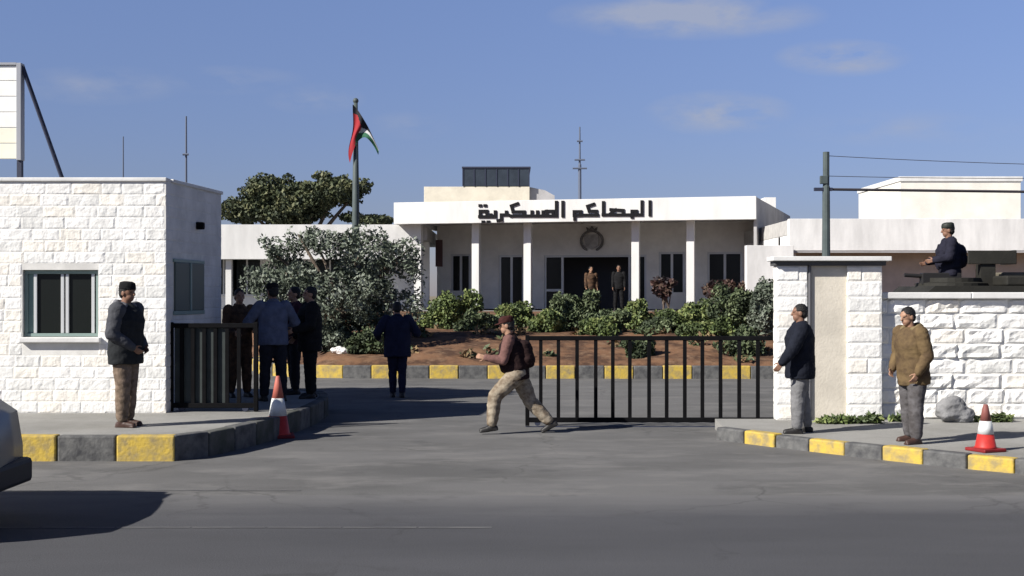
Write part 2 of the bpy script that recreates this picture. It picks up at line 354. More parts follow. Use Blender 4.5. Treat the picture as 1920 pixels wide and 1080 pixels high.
# ------------------------------------------------------------------ stone facing
def stonework(bm, x0, x1, z0, z1, rowh, blk, depth=.035, y=0, holes=(), seed=0, sub=(5, 3), rough=1.0, gap=.008, off=.5):
    """rock-faced blocks standing proud of the plane y (facing -y), in a local frame"""
    rr = random.Random(seed); rows = max(1, round((z1 - z0) / rowh)); h = (z1 - z0) / rows
    for r in range(rows):
        za, zb = z0 + r * h + gap / 2, z0 + (r + 1) * h - gap / 2
        x = x0 - (off * blk if r % 2 else 0) - rr.uniform(0, .15) * blk
        while x < x1:
            xl = blk * rr.uniform(.75, 1.3); xa, xb = max(x0, x + gap / 2), min(x1, x + xl - gap / 2); x += xl
            if xb - xa < .05: continue
            segs = [(xa, xb)]
            for (hx0, hx1, hz0, hz1) in holes:
                if zb > hz0 and za < hz1:
                    ns = []
                    for (p, q) in segs:
                        if q <= hx0 or p >= hx1: ns.append((p, q)); continue
                        if p < hx0: ns.append((p, hx0))
                        if q > hx1: ns.append((hx1, q))
                    segs = ns
            for (p, q) in segs:
                if q - p < .04: continue
                mi = rr.choice((0, 0, 1, 2)); nx, nz_ = sub; dd = depth * rr.uniform(.6, 1.15); sx, sz = rr.uniform(-.25, .25), rr.uniform(-.25, .25)
                zlo, zhi = za, zb
                gr = []
                for k in range(nz_ + 2):
                    row = []
                    for i in range(nx + 2):
                        u_, v_ = i / (nx + 1), k / (nz_ + 1); edge = i in (0, nx + 1) or k in (0, nz_ + 1)
                        dep = 0 if edge else dd * (1 + rough * (.55 * noise.noise(Vector((p * 3 + u_ * 4.1, zlo * 5 + v_ * 3, seed))) + sx * (u_ - .5) + sz * (v_ - .5)))
                        ue = u_ if edge else .08 + .84 * (u_ - 1 / (nx + 1)) / max(1e-6, 1 - 2 / (nx + 1))
                        ve = v_ if edge else .12 + .76 * ((v_ - 1 / (nz_ + 1)) / max(1e-6, 1 - 2 / (nz_ + 1)) if nz_ > 1 else .5)
                        row.append(bm.verts.new((p + (q - p) * ue, y - dep, zlo + (zhi - zlo) * ve)))
                    gr.append(row)
                for k in range(nz_ + 1):
                    for i in range(nx + 1):
                        f = bm.faces.new((gr[k][i], gr[k][i + 1], gr[k + 1][i + 1], gr[k + 1][i])); f.material_index = mi
ST = [M_stone, M_stone2, M_stone3, M_mort]

# ------------------------------------------------------------------ guard booth
BF = 18.05; BX0, BX1 = -12.0, -4.88; BZ0, BZ1 = .285, 3.55
booth = empty('guard_booth', (-7, BF, .285))
tag(booth, 'white stone guard booth with sliding window on the left pavement', 'guard booth')
def rel(o, root):
    o.parent = root; o.location = -root.location
wx0, wx1, wz0, wz1 = gx(42, BF), gx(184, BF), gz(632, BF), gz(506, BF)
b = B()
# shell: front with hole, side slanted a little as in the photograph
BK = (-4.64, 20.42)
def wallquads(bm, x0, x1, z0, z1, hole, y, mi):
    hx0, hx1, hz0, hz1 = hole
    for (a, c, e, f) in ((x0, hx0, z0, z1), (hx1, x1, z0, z1), (hx0, hx1, z0, hz0), (hx0, hx1, hz1, z1)):
        q = bm.faces.new([bm.verts.new(p) for p in ((a, y, e), (c, y, e), (c, y, f), (a, y, f))]); q.material_index = mi
    for p in (((hx0, hz0), (hx1, hz0)), ((hx1, hz0), (hx1, hz1)), ((hx1, hz1), (hx0, hz1)), ((hx0, hz1), (hx0, hz0))):
        (xa, za), (xb, zb) = p
        q = bm.faces.new([bm.verts.new(v) for v in ((xa, y, za), (xb, y, zb), (xb, y + .16, zb), (xa, y + .16, za))]); q.material_index = mi
wallquads(b, BX0, BX1, BZ0, BZ1, (wx0, wx1, wz0, wz1), BF, 3)
for a, c in (((BX1, BF), BK), (BK, (BX0, 20.9)), ((BX0, 20.9), (BX0, BF))):
    f = b.faces.new([b.verts.new(p) for p in ((a[0], a[1], BZ0), (c[0], c[1], BZ0), (c[0], c[1], BZ1), (a[0], a[1], BZ1))]); f.material_index = 3
f = b.faces.new([b.verts.new((x, y, BZ1 - .25)) for x, y in ((BX0, BF), (BX1, BF), BK, (BX0, 20.9))]); f.material_index = 3
stonework(b, BX0, BX1, BZ0, BZ1 - .02, .165, .36, .006, BF, [(wx0 - .01, wx1 + .01, wz0 - .1, wz1 + .01)], 3, (5, 3), 2.2, gap=.003)
wl = obj('wall', b, ST); rel(wl, booth)
# shaded side facing in its own blocks
b = B(); L = math.hypot(BK[0] - BX1, BK[1] - BF); ang = math.atan2(BK[1] - BF, BK[0] - BX1)
stonework(b, .0, L, BZ0, BZ1 - .02, .165, .36, .006, 0, [(.25, 1.55, 1.75 - .0, 2.4)], 5, (4, 2), 1)
Ms = Matrix.Translation((BX1, BF, 0)) @ Matrix.Rotation(ang, 4, 'Z')
for v in b.verts: v.co = Ms @ v.co
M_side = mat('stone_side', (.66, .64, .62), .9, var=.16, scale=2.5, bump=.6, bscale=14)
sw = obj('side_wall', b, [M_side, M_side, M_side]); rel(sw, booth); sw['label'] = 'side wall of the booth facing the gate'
b = B(); box(b, BX0 - .03, BX1 + .015, BF - .035, BF + .22, BZ1, BZ1 + .055, .012)
bx = BK[0] - BX1; by = BK[1] - BF
M2 = Matrix.Translation((BX1, BF, 0)) @ Matrix.Rotation(ang, 4, 'Z')
box(b, .222, L + .02, -.03, .2, BZ1, BZ1 + .053, .012, 0, M2)
cp = obj('coping', b, M_wht); rel(cp, booth)
# side window (flush shutter) and lamp
b = B(); box(b, .30, 1.5, -.035, .0, 1.72, 2.42, .01, 0, M2)
sp = obj('side_window', b, M_glassg); rel(sp, booth)
b = B(); box(b, .26, 1.54, -.028, .02, 1.66, 1.72, .008, 0, M2); box(b, .26, 1.54, -.028, .02, 2.42, 2.47, .008, 0, M2); box(b, .87, .93, -.05, .0, 1.72, 2.42, .006, 0, M2)
sf = obj('frame', b, M_gfr, sp)
b = B(); c = at(368, 424, 19.3); box(b, c.x + .0, c.x + .12, c.y - .06, c.y + .06, c.z - .05, c.z + .06, .02); tube(b, (c.x - .12, c.y, c.z + .02), (c.x + .02, c.y, c.z + .02), .015)
ol = obj('outdoor_light', b, M_black); rel(ol, booth)
# front window
y = BF + .09; b = B(); t_ = .05
for (a, c, e, f) in ((wx0, wx1, wz1 - .055, wz1 - .004), (wx0, wx1, wz0 + .004, wz0 + .05)): box(b, a + .004, c - .004, y - .03, y + .03, e, f, .006)
for (a, c) in ((wx0 + .004, wx0 + .05), (wx1 - .05, wx1 - .004)): box(b, a, c, y - .028, y + .028, wz0 + .05, wz1 - .055, .006)
win = obj('window', b, M_gfr); rel(win, booth)
b = B(); mx = gx(116, BF)
box(b, wx0 + .051, wx1 - .051, y + .012, y + .02, wz0 + .051, wz1 - .056)
pn = obj('pane', b, M_glass, win)
b = B()
for xa in (gx(62, BF), gx(113, BF), gx(122, BF), gx(168, BF) + .02): box(b, xa - .018, xa + .028, y - .018, y + .011, wz0 + .052, wz1 - .057, .005)
obj('sash', b, M_alu, win)
b = B(); box(b, wx0 + .052, gx(60, BF), y + .0, y + .010, wz0 + .052, wz1 - .057); obj('shutter', b, mat('teal_grey_shutter', (.16, .24, .22), .6), win)
b = B(); box(b, wx0 - .02, wx1 + .05, BF - .09, BF + .055, wz0 - .075, wz0 - .002, .012); so = obj('sill', b, M_wht, win)
# rooftop sign on the booth
sg = empty('rooftop_billboard', (gx(-140, 19.3), 19.3, 3.3)); tag(sg, 'white panelled billboard on steel legs standing on the flat booth roof', 'billboard')
d = 19.3; X1 = gx(37, d); Z0, Z1 = gz(298, d), gz(122, d)
b = B(); n = 6
for k in range(n):
    z0, z1 = Z0 + (Z1 - Z0) * k / n, Z0 + (Z1 - Z0) * (k + 1) / n
    box(b, X1 - 3.6, X1 - .045, d, d + .05, z0 + .004, z1 - .004, .006, 1 if k < 2 else 0)
o = obj('panel', b, [mat('white_sign_sheet', (.80, .79, .75), .5, var=.06), mat('cream_sign_sheet', (.78, .75, .62), .5, var=.06)]); rel(o, sg)
b = B(); box(b, X1 - .043, X1 + .03, d - .03, d + .12, Z0 - .02, Z1 + .03, .006); box(b, X1 - 3.65, X1 - .045, d - .03, d + .12, Z1 + .001, Z1 + .035); 
o = obj('frame', b, mat('grey_sign_edge', (.30, .31, .34), .5)); rel(o, sg)
for xx in (X1, X1 - 1.8, X1 - 3.5):
    b = B(); box(b, xx - .045, xx + .025, d + .0, d + .08, 3.3, Z0 - .022); o = obj('leg', b, M_steel); rel(o, sg)
b = B(); p0, p1 = at(42, 124, d + .06), Vector((gx(134, d + .1), d + .1, 3.32))
dv = (p1 - p0).normalized(); u_, v_ = basis(dv)
for s in (-1, 1): tube(b, p0 + u_ * .035 * s, p1 + u_ * .035 * s, .022, n=8)
nn = 16
for k in range(nn): 
    a_, c_ = p0.lerp(p1, k / nn), p0.lerp(p1, (k + 1) / nn); s = 1 if k % 2 else -1
    tube(b, a_ + u_ * .035 * s, c_ - u_ * .035 * s, .018, n=6)
o = obj('brace', b, M_steel); rel(o, sg)

# ------------------------------------------------------------------ right portal and wall
PD = 18.4
px_ = lambda p: gx(p, PD)
por = empty('gate_portal', (px_(1555), PD, .15)); tag(por, 'white stone portal with two pillars under a flat slab and beige infill', 'gateway')
ztop = gz(498, PD)
def pillar(x0, x1, y0, y1, sd):
    bm = B(); box(bm, x0 + .012, x1 - .012, y0 + .012, y1, .15, ztop - .002, 0, 3)
    stonework(bm, x0, x1, .15, ztop - .002, .215, .9, .011, y0 + .013, (), sd, (4, 2), .8, gap=.006)
    b3 = B(); stonework(b3, 0, y1 - y0 - .01, .15, ztop - .002, .215, .5, .010, 0, (), sd + 1, (3, 2), .8)
    # left face
    ml = Matrix.Translation((x0 + .012, y1, 0)) @ Matrix.Rotation(R(-90), 4, 'Z')
    me = bpy.data.meshes.new('t'); b3.to_mesh(me); b3.free(); me.transform(ml); bm.from_mesh(me)
    me.transform(ml.inverted()); me.transform(Matrix.Translation((x1 - .012, y0 + .012, 0)) @ Matrix.Rotation(R(90), 4, 'Z')); bm.from_mesh(me); bpy.data.meshes.remove(me)
    return bm
for (a, c, s) in ((px_(1456), px_(1514), 11), (px_(1589), px_(1654), 12)):
    o = obj('pillar', pillar(a, c, PD, PD + .26, s), ST); rel(o, por)
b = B(); box(b, px_(1514) - .01, px_(1589) + .01, PD + .055, PD + .25, .15, ztop - .002); o = obj('infill_panel', b, M_beige); rel(o, por)
b = B(); box(b, px_(1446), px_(1668), PD - .12, PD + .34, gz(489.5, PD), gz(481, PD), .01); o = obj('lintel_slab', b, M_wht); rel(o, por)
b = B(); box(b, px_(1452), px_(1660), PD - .04, PD + .3, ztop, gz(489.5, PD) - .002, .004); o = obj('slab_shadow_strip', b, mat('slab_shadow_grey', (.07, .07, .072), .8)); rel(o, por)  # dark grey strip colouring in the shade under the slab overhang
b = B(); tube(b, (px_(1515) + .03, PD + .03, .15), (px_(1515) + .03, PD + .03, ztop - .003), .022); o = obj('pillar_shadow_rod', b, mat('pillar_shadow_grey', (.12, .12, .13), .5)); rel(o, por)  # dark upright drawing the left pillar's shadow line on the beige infill
wall = empty('boundary_wall', (px_(1780), PD + .1, .15)); tag(wall, 'rough white stone boundary wall with a flat coping right of the portal', 'wall')
WX0, WX1 = px_(1655) + .012, 15.0; WT = gz(560, PD)
b = B(); box(b, WX0, WX1, PD + .19, PD + .45, .1, WT, 0, 3)
stonework(b, WX0, WX1, .15, WT - .002, .222, .55, .034, PD + .192, (), 21, (8, 4), 2.0, gap=.009)
o = obj('wall', b, ST); rel(o, wall)
b = B(); x = WX0
while x < WX1: box(b, x + .004, min(WX1, x + 1.3) - .004, PD + .08, PD + .55, WT, gz(548, PD), .012); x += 1.3
o = obj('coping', b, M_wht); rel(o, wall)

# ------------------------------------------------------------------ gates
GD = 18.9
def gate(name, label, x0, x1, zb, zt, xs, d, sheet=None, grp='leaves of the black entrance gate'):
    root = empty(name, ((x0 + x1) / 2, d, zb)); tag(root, label, 'gate', grp)
    for (z0, z1) in ((zb + .05, zb + .12), (zt - .065, zt)):
        b = B(); box(b, x0, x1, d - .03, d + .03, z0, z1, .006); o = obj('rail', b, M_black); rel(o, root)
    for x in (x0 + .03, x1 - .03):
        b = B(); box(b, x - .03, x + .03, d - .033, d + .033, zb, zt + .015, .006); o = obj('post', b, M_black); rel(o, root)
    for x in xs:
        b = B(); box(b, x - .026, x + .026, d - .02, d + .02, zb + .12, zt - .065); o = obj('bar', b, M_black); rel(o, root)
    if sheet:
        b = B(); box(b, sheet[0], sheet[1], d + .021, d + .027, zb + .12, zt - .066)
        o = obj('sheet_panel', b, M_sheet); rel(o, root)
    for x in (x0 + .18, x1 - .18):
        b = B(); prof(b, (x, d - .025, zb + .045), (x, d + .025, zb + .045), [(0, .045), (.05, .045)], 14); o = obj('wheel', b, M_steel); rel(o, root)
    return root
bars = [1047, 1082, 1117, 1149, 1181, 1217, 1250, 1284, 1317, 1351, 1386, 1421]
gate('sliding_gate', 'black barred sliding gate leaf reaching from the runner to the right portal', gx(985, GD), gx(1470, GD), .02, gz(630, GD), [gx(1014, GD)] + [gx(p, GD) for p in bars], GD)
D2 = 18.25
gate('sliding_gate', 'dark partly sheeted gate leaf standing open beside the guard booth', gx(317, D2), gx(484, D2), .29, gz(606, D2), [gx(p, D2) for p in (341, 362, 383, 404, 426, 448)], D2, (gx(319, D2) + .06, gx(425, D2)))
b = B(); box(b, .2, 3.9, GD - .02, GD + .02, .0, .012)
tag(obj('gate_track', b, M_steel), 'thin steel ground track under the barred gate', 'gate track')

# ------------------------------------------------------------------ main court building
A, Bp = Vector((-4.75, 51.4)), Vector((9.16, 48.0)); U = (Bp - A).normalized(); LEN = (Bp - A).length; W = Vector((-U.y, U.x))
court = empty('court_building', (A.x, A.y, 0), math.atan2(U.y, U.x)); tag(court, 'white flat roofed court building with Arabic sign, canopy and columns', 'building')
def lx(px, ly=0):
    """local x where the view column px meets the plane local y = ly"""
    P = A + W * ly; k = (px - 960) / FPX     # x = k*y
    s = (k * P.y - P.x) / (U.x - k * U.y); return s
def lz(px, py, ly=0):
    P = A + W * ly; s = lx(px, ly); return gz(py, (P + U * s).y)
ZF0, ZF1 = 4.79, 5.66; FL = 1.35; BY = 4.6
b = B(); box(b, 0, LEN, 0, .25, ZF0, ZF1, .015); obj('fascia', b, M_wht, court)
b = B(); box(b, .02, LEN - .02, .252, BY + .0, ZF0 + .18, ZF0 + .4); obj('canopy_ceiling', b, M_wht2, court)
b = B(); box(b, -.0, .25, .252, 9, ZF0, ZF1 - .004); obj('fascia', b, M_wht, court)
# back wall with openings -> wall pieces
ops = [(lx(845, BY), lx(882, BY), lz(860, 545, BY), lz(860, 476, BY)), (lx(935, BY), lx(982, BY), FL, lz(955, 478, BY)),
       (lx(1020, BY), lx(1212, BY), FL, lz(1110, 478, BY)), (lx(1235, BY), lx(1284, BY), lz(1255, 548, BY), lz(1255, 472, BY)), (lx(1326, BY), lx(1392, BY), lz(1360, 548, BY), lz(1360, 472, BY))]
b = B(); xs = [.4] + [v for o_ in ops for v in o_[:2]] + [LEN - .1]
for i in range(0, len(xs), 2): box(b, xs[i], xs[i + 1], BY, BY + .25, FL, ZF0 + .18)
for o_ in ops:
    box(b, o_[0], o_[1], BY + .003, BY + .25, o_[3], ZF0 + .18)
    if o_[2] > FL + .05: box(b, o_[0], o_[1], BY + .003, BY + .25, FL, o_[2])
obj('wall', b, M_grey, court)
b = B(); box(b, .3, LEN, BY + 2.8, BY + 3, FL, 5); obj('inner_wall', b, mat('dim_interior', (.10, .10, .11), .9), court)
for i, o_ in enumerate(ops):
    door = i == 2; b = B(); fr = .09; yy = BY + .06
    box(b, o_[0], o_[1], yy, yy + .08, o_[3] - fr, o_[3]); 
    for xx in (o_[0], o_[1] - fr): box(b, xx, xx + fr, yy, yy + .08, o_[2], o_[3] - fr)
    mids = [lx(1054, BY), lx(1180, BY)] if door else [(o_[0] + o_[1]) / 2]
    for xx in mids: box(b, xx - .05, xx + .05, yy + .003, yy + .08, o_[2], o_[3] - fr)
    if door: box(b, o_[0] + fr, mids[0] - .05, yy + .003, yy + .08, FL + .75, FL + .85)
    f_ = obj('door' if door else 'window', b, M_alu, court)
    cols = [o_[0] + fr] + [v for xx in mids for v in (xx - .05, xx + .05)] + [o_[1] - fr]
    for k in range(0, len(cols), 2):
        if door and k == 2: continue           # the doorway itself stands open
        gm = B(); box(gm, cols[k] + .002, cols[k + 1] - .002, yy + .03, yy + .04, o_[2], o_[3] - fr - .002); obj('pane', gm, M_glass, f_)
b = B(); box(b, lx(817, BY), lx(830, BY), BY - .04, BY - .002, lz(822, 500, BY), lz(822, 450, BY)); obj('notice_board', b, mat('dull_red_board', (.12, .07, .07), .7), court)
for p in (785, 893, 990, 1192, 1295):
    xc = lx(p, .95); bm = B(); hw = .15
    box(bm, xc - hw, xc + hw, .95 - hw, .95 + hw, FL, ZF0 + .178, .012); box(bm, xc - .24, xc + .24, .71, 1.19, FL - .02, FL + .14, .01)
    obj('column', bm, M_wht, court)
b = B(); box(b, -.6, LEN + .4, -.6, BY, FL - .2, FL + .0); obj('porch_floor', b, M_pave, court)
# solid body behind (its right flank in shade)
b = B(); pts = [(.3, BY + 3.01), (LEN - .08, BY + 3.01), (LEN + .9, 12.6), (.3, 14)]
def prismz(bm, pts, z0, z1, mi=0):
    a = [bm.verts.new((x, y, z0)) for x, y in pts]; c = [bm.verts.new((x, y, z1)) for x, y in pts]; n = len(pts)
    fs = [bm.faces.new(a[::-1]), bm.faces.new(c)] + [bm.faces.new((a[i], a[(i + 1) % n], c[(i + 1) % n], c[i])) for i in range(n)]
    for f in fs: f.material_index = mi
prismz(b, pts, FL, ZF1 - .1); obj('rear_block', b, M_wht2, court)
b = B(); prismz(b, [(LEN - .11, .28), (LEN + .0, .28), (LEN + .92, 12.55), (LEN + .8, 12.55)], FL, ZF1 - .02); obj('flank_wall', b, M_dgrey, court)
# roof
b = B(); box(b, .27, LEN - .13, .27, BY + 3, ZF1 - .3, ZF1 - .12); obj('roof', b, M_roof, court)
d = 56
def wbox(name, m, parent, x0, x1, y0, y1, z0, z1, bev=.01):
    bm = B(); box(bm, x0, x1, y0, y1, z0, z1, bev); o = obj(name, bm, m); o.parent = parent; o.matrix_parent_inverse = (Matrix.Translation(parent.location) @ Matrix.Rotation(parent.rotation_euler.z, 4, 'Z')).inverted(); return o
wbox('roof_block', M_cream, court, gx(795, d), gx(993, d), d, d + 5, 5.2, gz(350, d))
rt = wbox('roof_tank', M_slate, court, gx(868, d), gx(993, d), d - .02, d + 3, gz(349, d), gz(316, d))
wbox('tank_lid', M_steel, rt.parent, gx(866, d), gx(995, d), d - .06, d + 3.1, gz(316, d) + .002, gz(312.5, d))
for p in (868, 889, 910, 931, 952, 972, 992):
    b = B(); box(b, gx(p, d) - .025, gx(p, d) + .025, d - .045, d - .022, gz(349, d), gz(317, d))
    o = obj('tank_rib', b, M_steel); o.parent = court; o.matrix_parent_inverse = (Matrix.Translation(court.location) @ Matrix.Rotation(court.rotation_euler.z, 4, 'Z')).inverted()
b = B(); prism(b, [(gx(993, d) + .01, 5.4), (gx(1042, d), 5.4), (gx(1040, d), gz(366, d)), (gx(1022, d), gz(356, d)), (gx(993, d) + .01, gz(350, d))], d + .2, d + 3)
o = obj('stair_head', b, M_dgrey); o.parent = court; o.matrix_parent_inverse = (Matrix.Translation(court.location) @ Matrix.Rotation(court.rotation_euler.z, 4, 'Z')).inverted()
wbox('roof_parapet', M_wht, court, gx(1434, 60), gx(1455, 60), 60, 64, 5.0, gz(370, 60))
# lettering: geometric Kufic strokes, coordinates in enlarged photo units (4.8 per photo pixel)
def stroke(bm, pts, wv=26):
    for (ax, ay), (cx, cy) in zip(pts, pts[1:]):
        def tr(zx, zy):
            p, q = 860 + zx / 4.8, 360 + zy / 4.8; return Vector((lx(p), 0, lz(p, q)))
        dx, dy = cx - ax, cy - ay; l = math.hypot(dx, dy) or 1; ux, uy = dx / l, dy / l; h = wv / 2
        q = [(ax - ux * h + -uy * h, ay - uy * h + ux * h), (cx + ux * h - uy * h, cy + uy * h + ux * h), (cx + ux * h + uy * h, cy + uy * h - ux * h), (ax - ux * h + uy * h, ay - uy * h - ux * h)]
        f0 = [bm.verts.new(tr(*p) + Vector((0, -.05 - .004 * random.random(), 0))) for p in q]; f1 = [bm.verts.new(Vector((v.co.x, -.001, v.co.z))) for v in f0]
        bm.faces.new(f0); bm.faces.new(f1[::-1])
        for i in range(4): bm.faces.new((f0[i], f1[i], f1[(i + 1) % 4], f0[(i + 1) % 4]))
words = {
 'first': [[(1722, 88), (1722, 205)], [(1650, 88), (1650, 205), (1560, 205)], [(1600, 205), (1600, 172), (1560, 172), (1560, 225)], [(1570, 205), (1300, 205)],
           [(1480, 200), (1480, 165), (1370, 158)], [(1415, 160), (1360, 200)], [(1303, 95), (1303, 205)],
           [(1250, 208), (1100, 208)], [(1240, 205), (1240, 172), (1175, 172), (1160, 128), (1215, 110)], [(1100, 208), (1100, 176), (1040, 176), (1040, 212), (1100, 210)], [(1045, 208), (1045, 245)]],
 'second': [[(938, 92), (938, 215)], [(880, 92), (880, 215), (720, 215)], [(850, 212), (850, 172), (790, 172), (800, 212)], [(760, 212), (760, 178)], [(710, 212), (710, 178)], [(660, 212), (660, 178)], [(740, 215), (470, 215)],
            [(590, 212), (590, 178), (490, 178), (475, 125), (530, 105)], [(470, 215), (440, 200)], [(430, 180), (430, 205), (385, 205), (385, 250), (355, 258)],
            [(290, 205), (290, 222), (190, 222)], [(330, 178), (330, 222), (290, 222)], [(255, 222), (255, 172), (195, 172), (195, 222)]],
}
b = B()
for s in words['first']: stroke(b, s, 26)
for s in words['second']: stroke(b, s, 26)
for (zx, zy) in ((195, 122), (240, 122), (222, 268), (268, 268)): stroke(b, [(zx - 3, zy), (zx + 3, zy)], 24)
obj('lettering', b, M_letter, court)
# crest over the entrance
b = B(); cxl = lx(1110, BY); cz = lz(1110, 452, BY)
n = 28
for k in range(n):
    a0, a1 = R(-60 + 300 * k / n), R(-60 + 300 * (k + 1) / n)
    p0 = Vector((cxl + .46 * math.cos(a0), BY - .06, cz + .42 * math.sin(a0))); p1 = Vector((cxl + .46 * math.cos(a1), BY - .06, cz + .42 * math.sin(a1)))
    rc(b, p0, .06, p1, .05, 6)
prism(b, [(cxl - .2, cz + .42), (cxl - .24, cz + .6), (cxl - .1, cz + .5), (cxl, cz + .64), (cxl + .1, cz + .5), (cxl + .24, cz + .6), (cxl + .2, cz + .42)], BY - .09, BY - .003)
cr0 = obj('crest', b, mat('dull_bronze_crest', (.17, .165, .165), .6, var=.3, scale=6), court)
b = B(); prism(b, [(cxl - .32, cz + .26), (cxl + .30, cz + .30), (cxl + .28, cz - .20), (cxl, cz - .36), (cxl - .28, cz - .22)], BY - .07, BY - .004)
obj('shield', b, mat('pale_grey_shield', (.36, .355, .36), .7, var=.35, scale=5), cr0)

# left wing
lw = empty('side_building', (-9, 53, 1.35)); tag(lw, 'long low white wing behind the grey green tree, left of court building', 'building')
d = 52
def wb(name, m, root, *a, bev=.01):
    bm = B(); box(bm, *a, bev); o = obj(name, bm, m); rel(o, root); return o
wb('fascia', M_wht, lw, gx(414, d) - 8, gx(790, d), d, d + .3, gz(486, d), gz(421, d))
wb('roof', M_roof, lw, gx(414, d) - 8, gx(800, d), d + .31, d + 8, gz(450, d), gz(424, d))
wb('wall', M_grey, lw, gx(414, d) - 8, gx(800, d), d + 1.6, d + 1.9, 1.3, gz(450, d) - .01)
for k, p in enumerate((395, 440, 520, 600, 680)):
    x0 = gx(p - 20, d); x1 = x0 + 1.25
    f_ = wb('window', M_wht, lw, x0, x1, d + 1.50, d + 1.597, 1.9, 3.5)
    bm = B(); 
    for (a, c) in ((x0 + .08, (x0 + x1) / 2 - .04), ((x0 + x1) / 2 + .04, x1 - .08)): box(bm, a, c, d + 1.48, d + 1.499, 1.98, 3.42)
    o = obj('pane', bm, M_glass); o.parent = f_
for p in (425, 640, 786): wb('post', M_wht, lw, gx(p, d) - .12, gx(p, d) + .12, d + .32, d + .56, 1.3, gz(486, d) + .0)

# right wing
rw = empty('side_building', (16, 44, 1.0)); tag(rw, 'white stone wing with cream upper storey behind the right boundary wall', 'building')
d = 44
wb('low_wall', M_wht2, rw, gx(1395, d), gx(1482, d), d - .5, d - .1, .9, gz(461, d))
wb('fascia', M_wht2, rw, gx(1480, d), 32, d, d + .3, gz(470, d), gz(410, d))
wb('roof', M_roof, rw, gx(1480, d), 32, d + .31, d + 9, gz(440, d), gz(412, d))
wb('canopy_edge', M_dgrey, rw, gx(1480, d), 32, d + .02, d + .28, gz(474, d), gz(470, d) - .003)
wb('wall', M_beige, rw, gx(1480, d), 32, d + 1.5, d + 1.8, .9, gz(440, d) - .01)
wb('end_wall', M_wht2, rw, gx(1480, d), gx(1480, d) + .3, d + .31, d + 9, .9, gz(440, d) - .01)
d = 50
wb('upper_storey', mat('pale_cream_stone', (.74, .71, .64), .9, var=.1, scale=1.2, bump=.4), rw, gx(1688, d), gx(1914, d), d, d + 6, 4.2, gz(340, d))
wb('upper_coping', M_wht, rw, gx(1686, d), gx(1917, d), d - .05, d + 6.1, gz(340, d) + .001, gz(331, d))

# ------------------------------------------------------------------ poles, flag, antennas
d = 36; fp = empty('flagpole', (gx(667, d), d, .9)); tag(fp, 'tall grey flagpole behind the grey green garden tree', 'flagpole')
X = gx(667, d)
b = B(); prof(b, (X, d, .9), (X, d, gz(190, d)), [(0, .11), (3.5, .10), (gz(190, d) - .9, .055)], 14); o = obj('pole', b, M_pole, smooth=True); rel(o, fp)
b = B(); ell(b, (X, d, gz(189, d)), (.08, .08, .08)); o = obj('finial', b, M_pole); rel(o, fp)
b = B(); prof(b, (X, d, .9), (X, d, 1.2), [(0, .22), (.05, .22), (.06, .13), (.3, .12)], 14); o = obj('base', b, M_pole); rel(o, fp)
# drooping flag: hoist along the pole, fly falls to the right
fm = [mat('flag_black', (.012, .012, .016), .8), mat('flag_white', (.42, .42, .43), .8), mat('flag_green', (.02, .09, .05), .8), mat('flag_red', (.30, .02, .028), .8)]
b = B(); NU, NV = 36, 26; hz1 = gz(197, d); grid = []
for i in range(NU + 1):
    u_ = i / NU; row = []; span = 1.40 * (1 - u_) ** 2.7 + .24 * (1 - .3 * u_)
    for j in range(NV + 1):
        v_ = j / NV; fold = .09 * math.sin(u_ * 13 + v_ * 3) * u_ ** .5
        x = X - .07 + .72 * u_ + .10 * v_ * (1 - u_) * math.sin(v_ * 6) - .05 * v_ * (1 - u_)
        z = hz1 - (.95 * u_ ** 1.15 + .30 * u_ * u_) - v_ * span
        row.append(b.verts.new((x, d - .13 + fold, z)))
    grid.append(row)
for i in range(NU):
    for j in range(NV):
        f = b.faces.new((grid[i][j], grid[i + 1][j], grid[i + 1][j + 1], grid[i][j + 1])); u_, v_ = (i + .5) / NU, (j + .5) / NV
        v2 = v_ + .75 * max(0, u_ - .42)
        f.material_index = 3 if u_ < .34 * (1 - abs(v_ * 1.3 - .75)) + .04 and v_ > .16 else (0 if v2 < .5 else 1 if v2 < .72 else 2)
flag = obj('flag', b, fm, smooth=True); tag(flag, 'drooping black white green flag with red triangle on the flagpole', 'flag')

def mast(name, label, cat, px, y0, y1, d, r, zb, extras=(), m=None, group=None):
    x = gx(px, d); root = empty(name, (x, d, zb)); tag(root, label, cat, group)
    b = B(); prof(b, (x, d, zb), (x, d, gz(y0, d)), [(0, r), ((gz(y0, d) - zb) * .55, r * .9), ((gz(y0, d) - zb) * .56, r * .6), (gz(y0, d) - zb, r * .4)], 8)
    o = obj('pole', b, m or M_steel); rel(o, root)
    b = B(); box(b, x - r * 2.5, x + r * 2.5, d - r * 2.5, d + r * 2.5, zb - .0, zb + .05); o = obj('base_plate', b, m or M_steel); rel(o, root)
    for (nm, ya, hw) in extras:
        b = B(); tube(b, (x - hw, d - r, gz(ya, d)), (x + hw, d - r, gz(ya, d)), r * .55, n=6); o = obj(nm, b, m or M_steel); rel(o, root)
    return root
MB_ = mat('hazy_blue_steel', (.10, .12, .17), .6)
mast('radio_mast', 'dark radio mast with short cross arms on the court roof', 'antenna', 1087, 238, 368, 54, .075, 5.5, (('cross_arm', 300, .22), ('cross_arm', 316, .3), ('cross_arm', 265, .12)), MB_)
mast('radio_mast', 'short thin antenna above the booth roof, left of the taller one', 'antenna', 231, 256, 330, 45, .05, 1, (), MB_)
mast('radio_mast', 'taller thin antenna above the shaded end of the booth roof', 'antenna', 349, 218, 340, 45, .075, 1, (('cross_arm', 290, .1),), MB_)
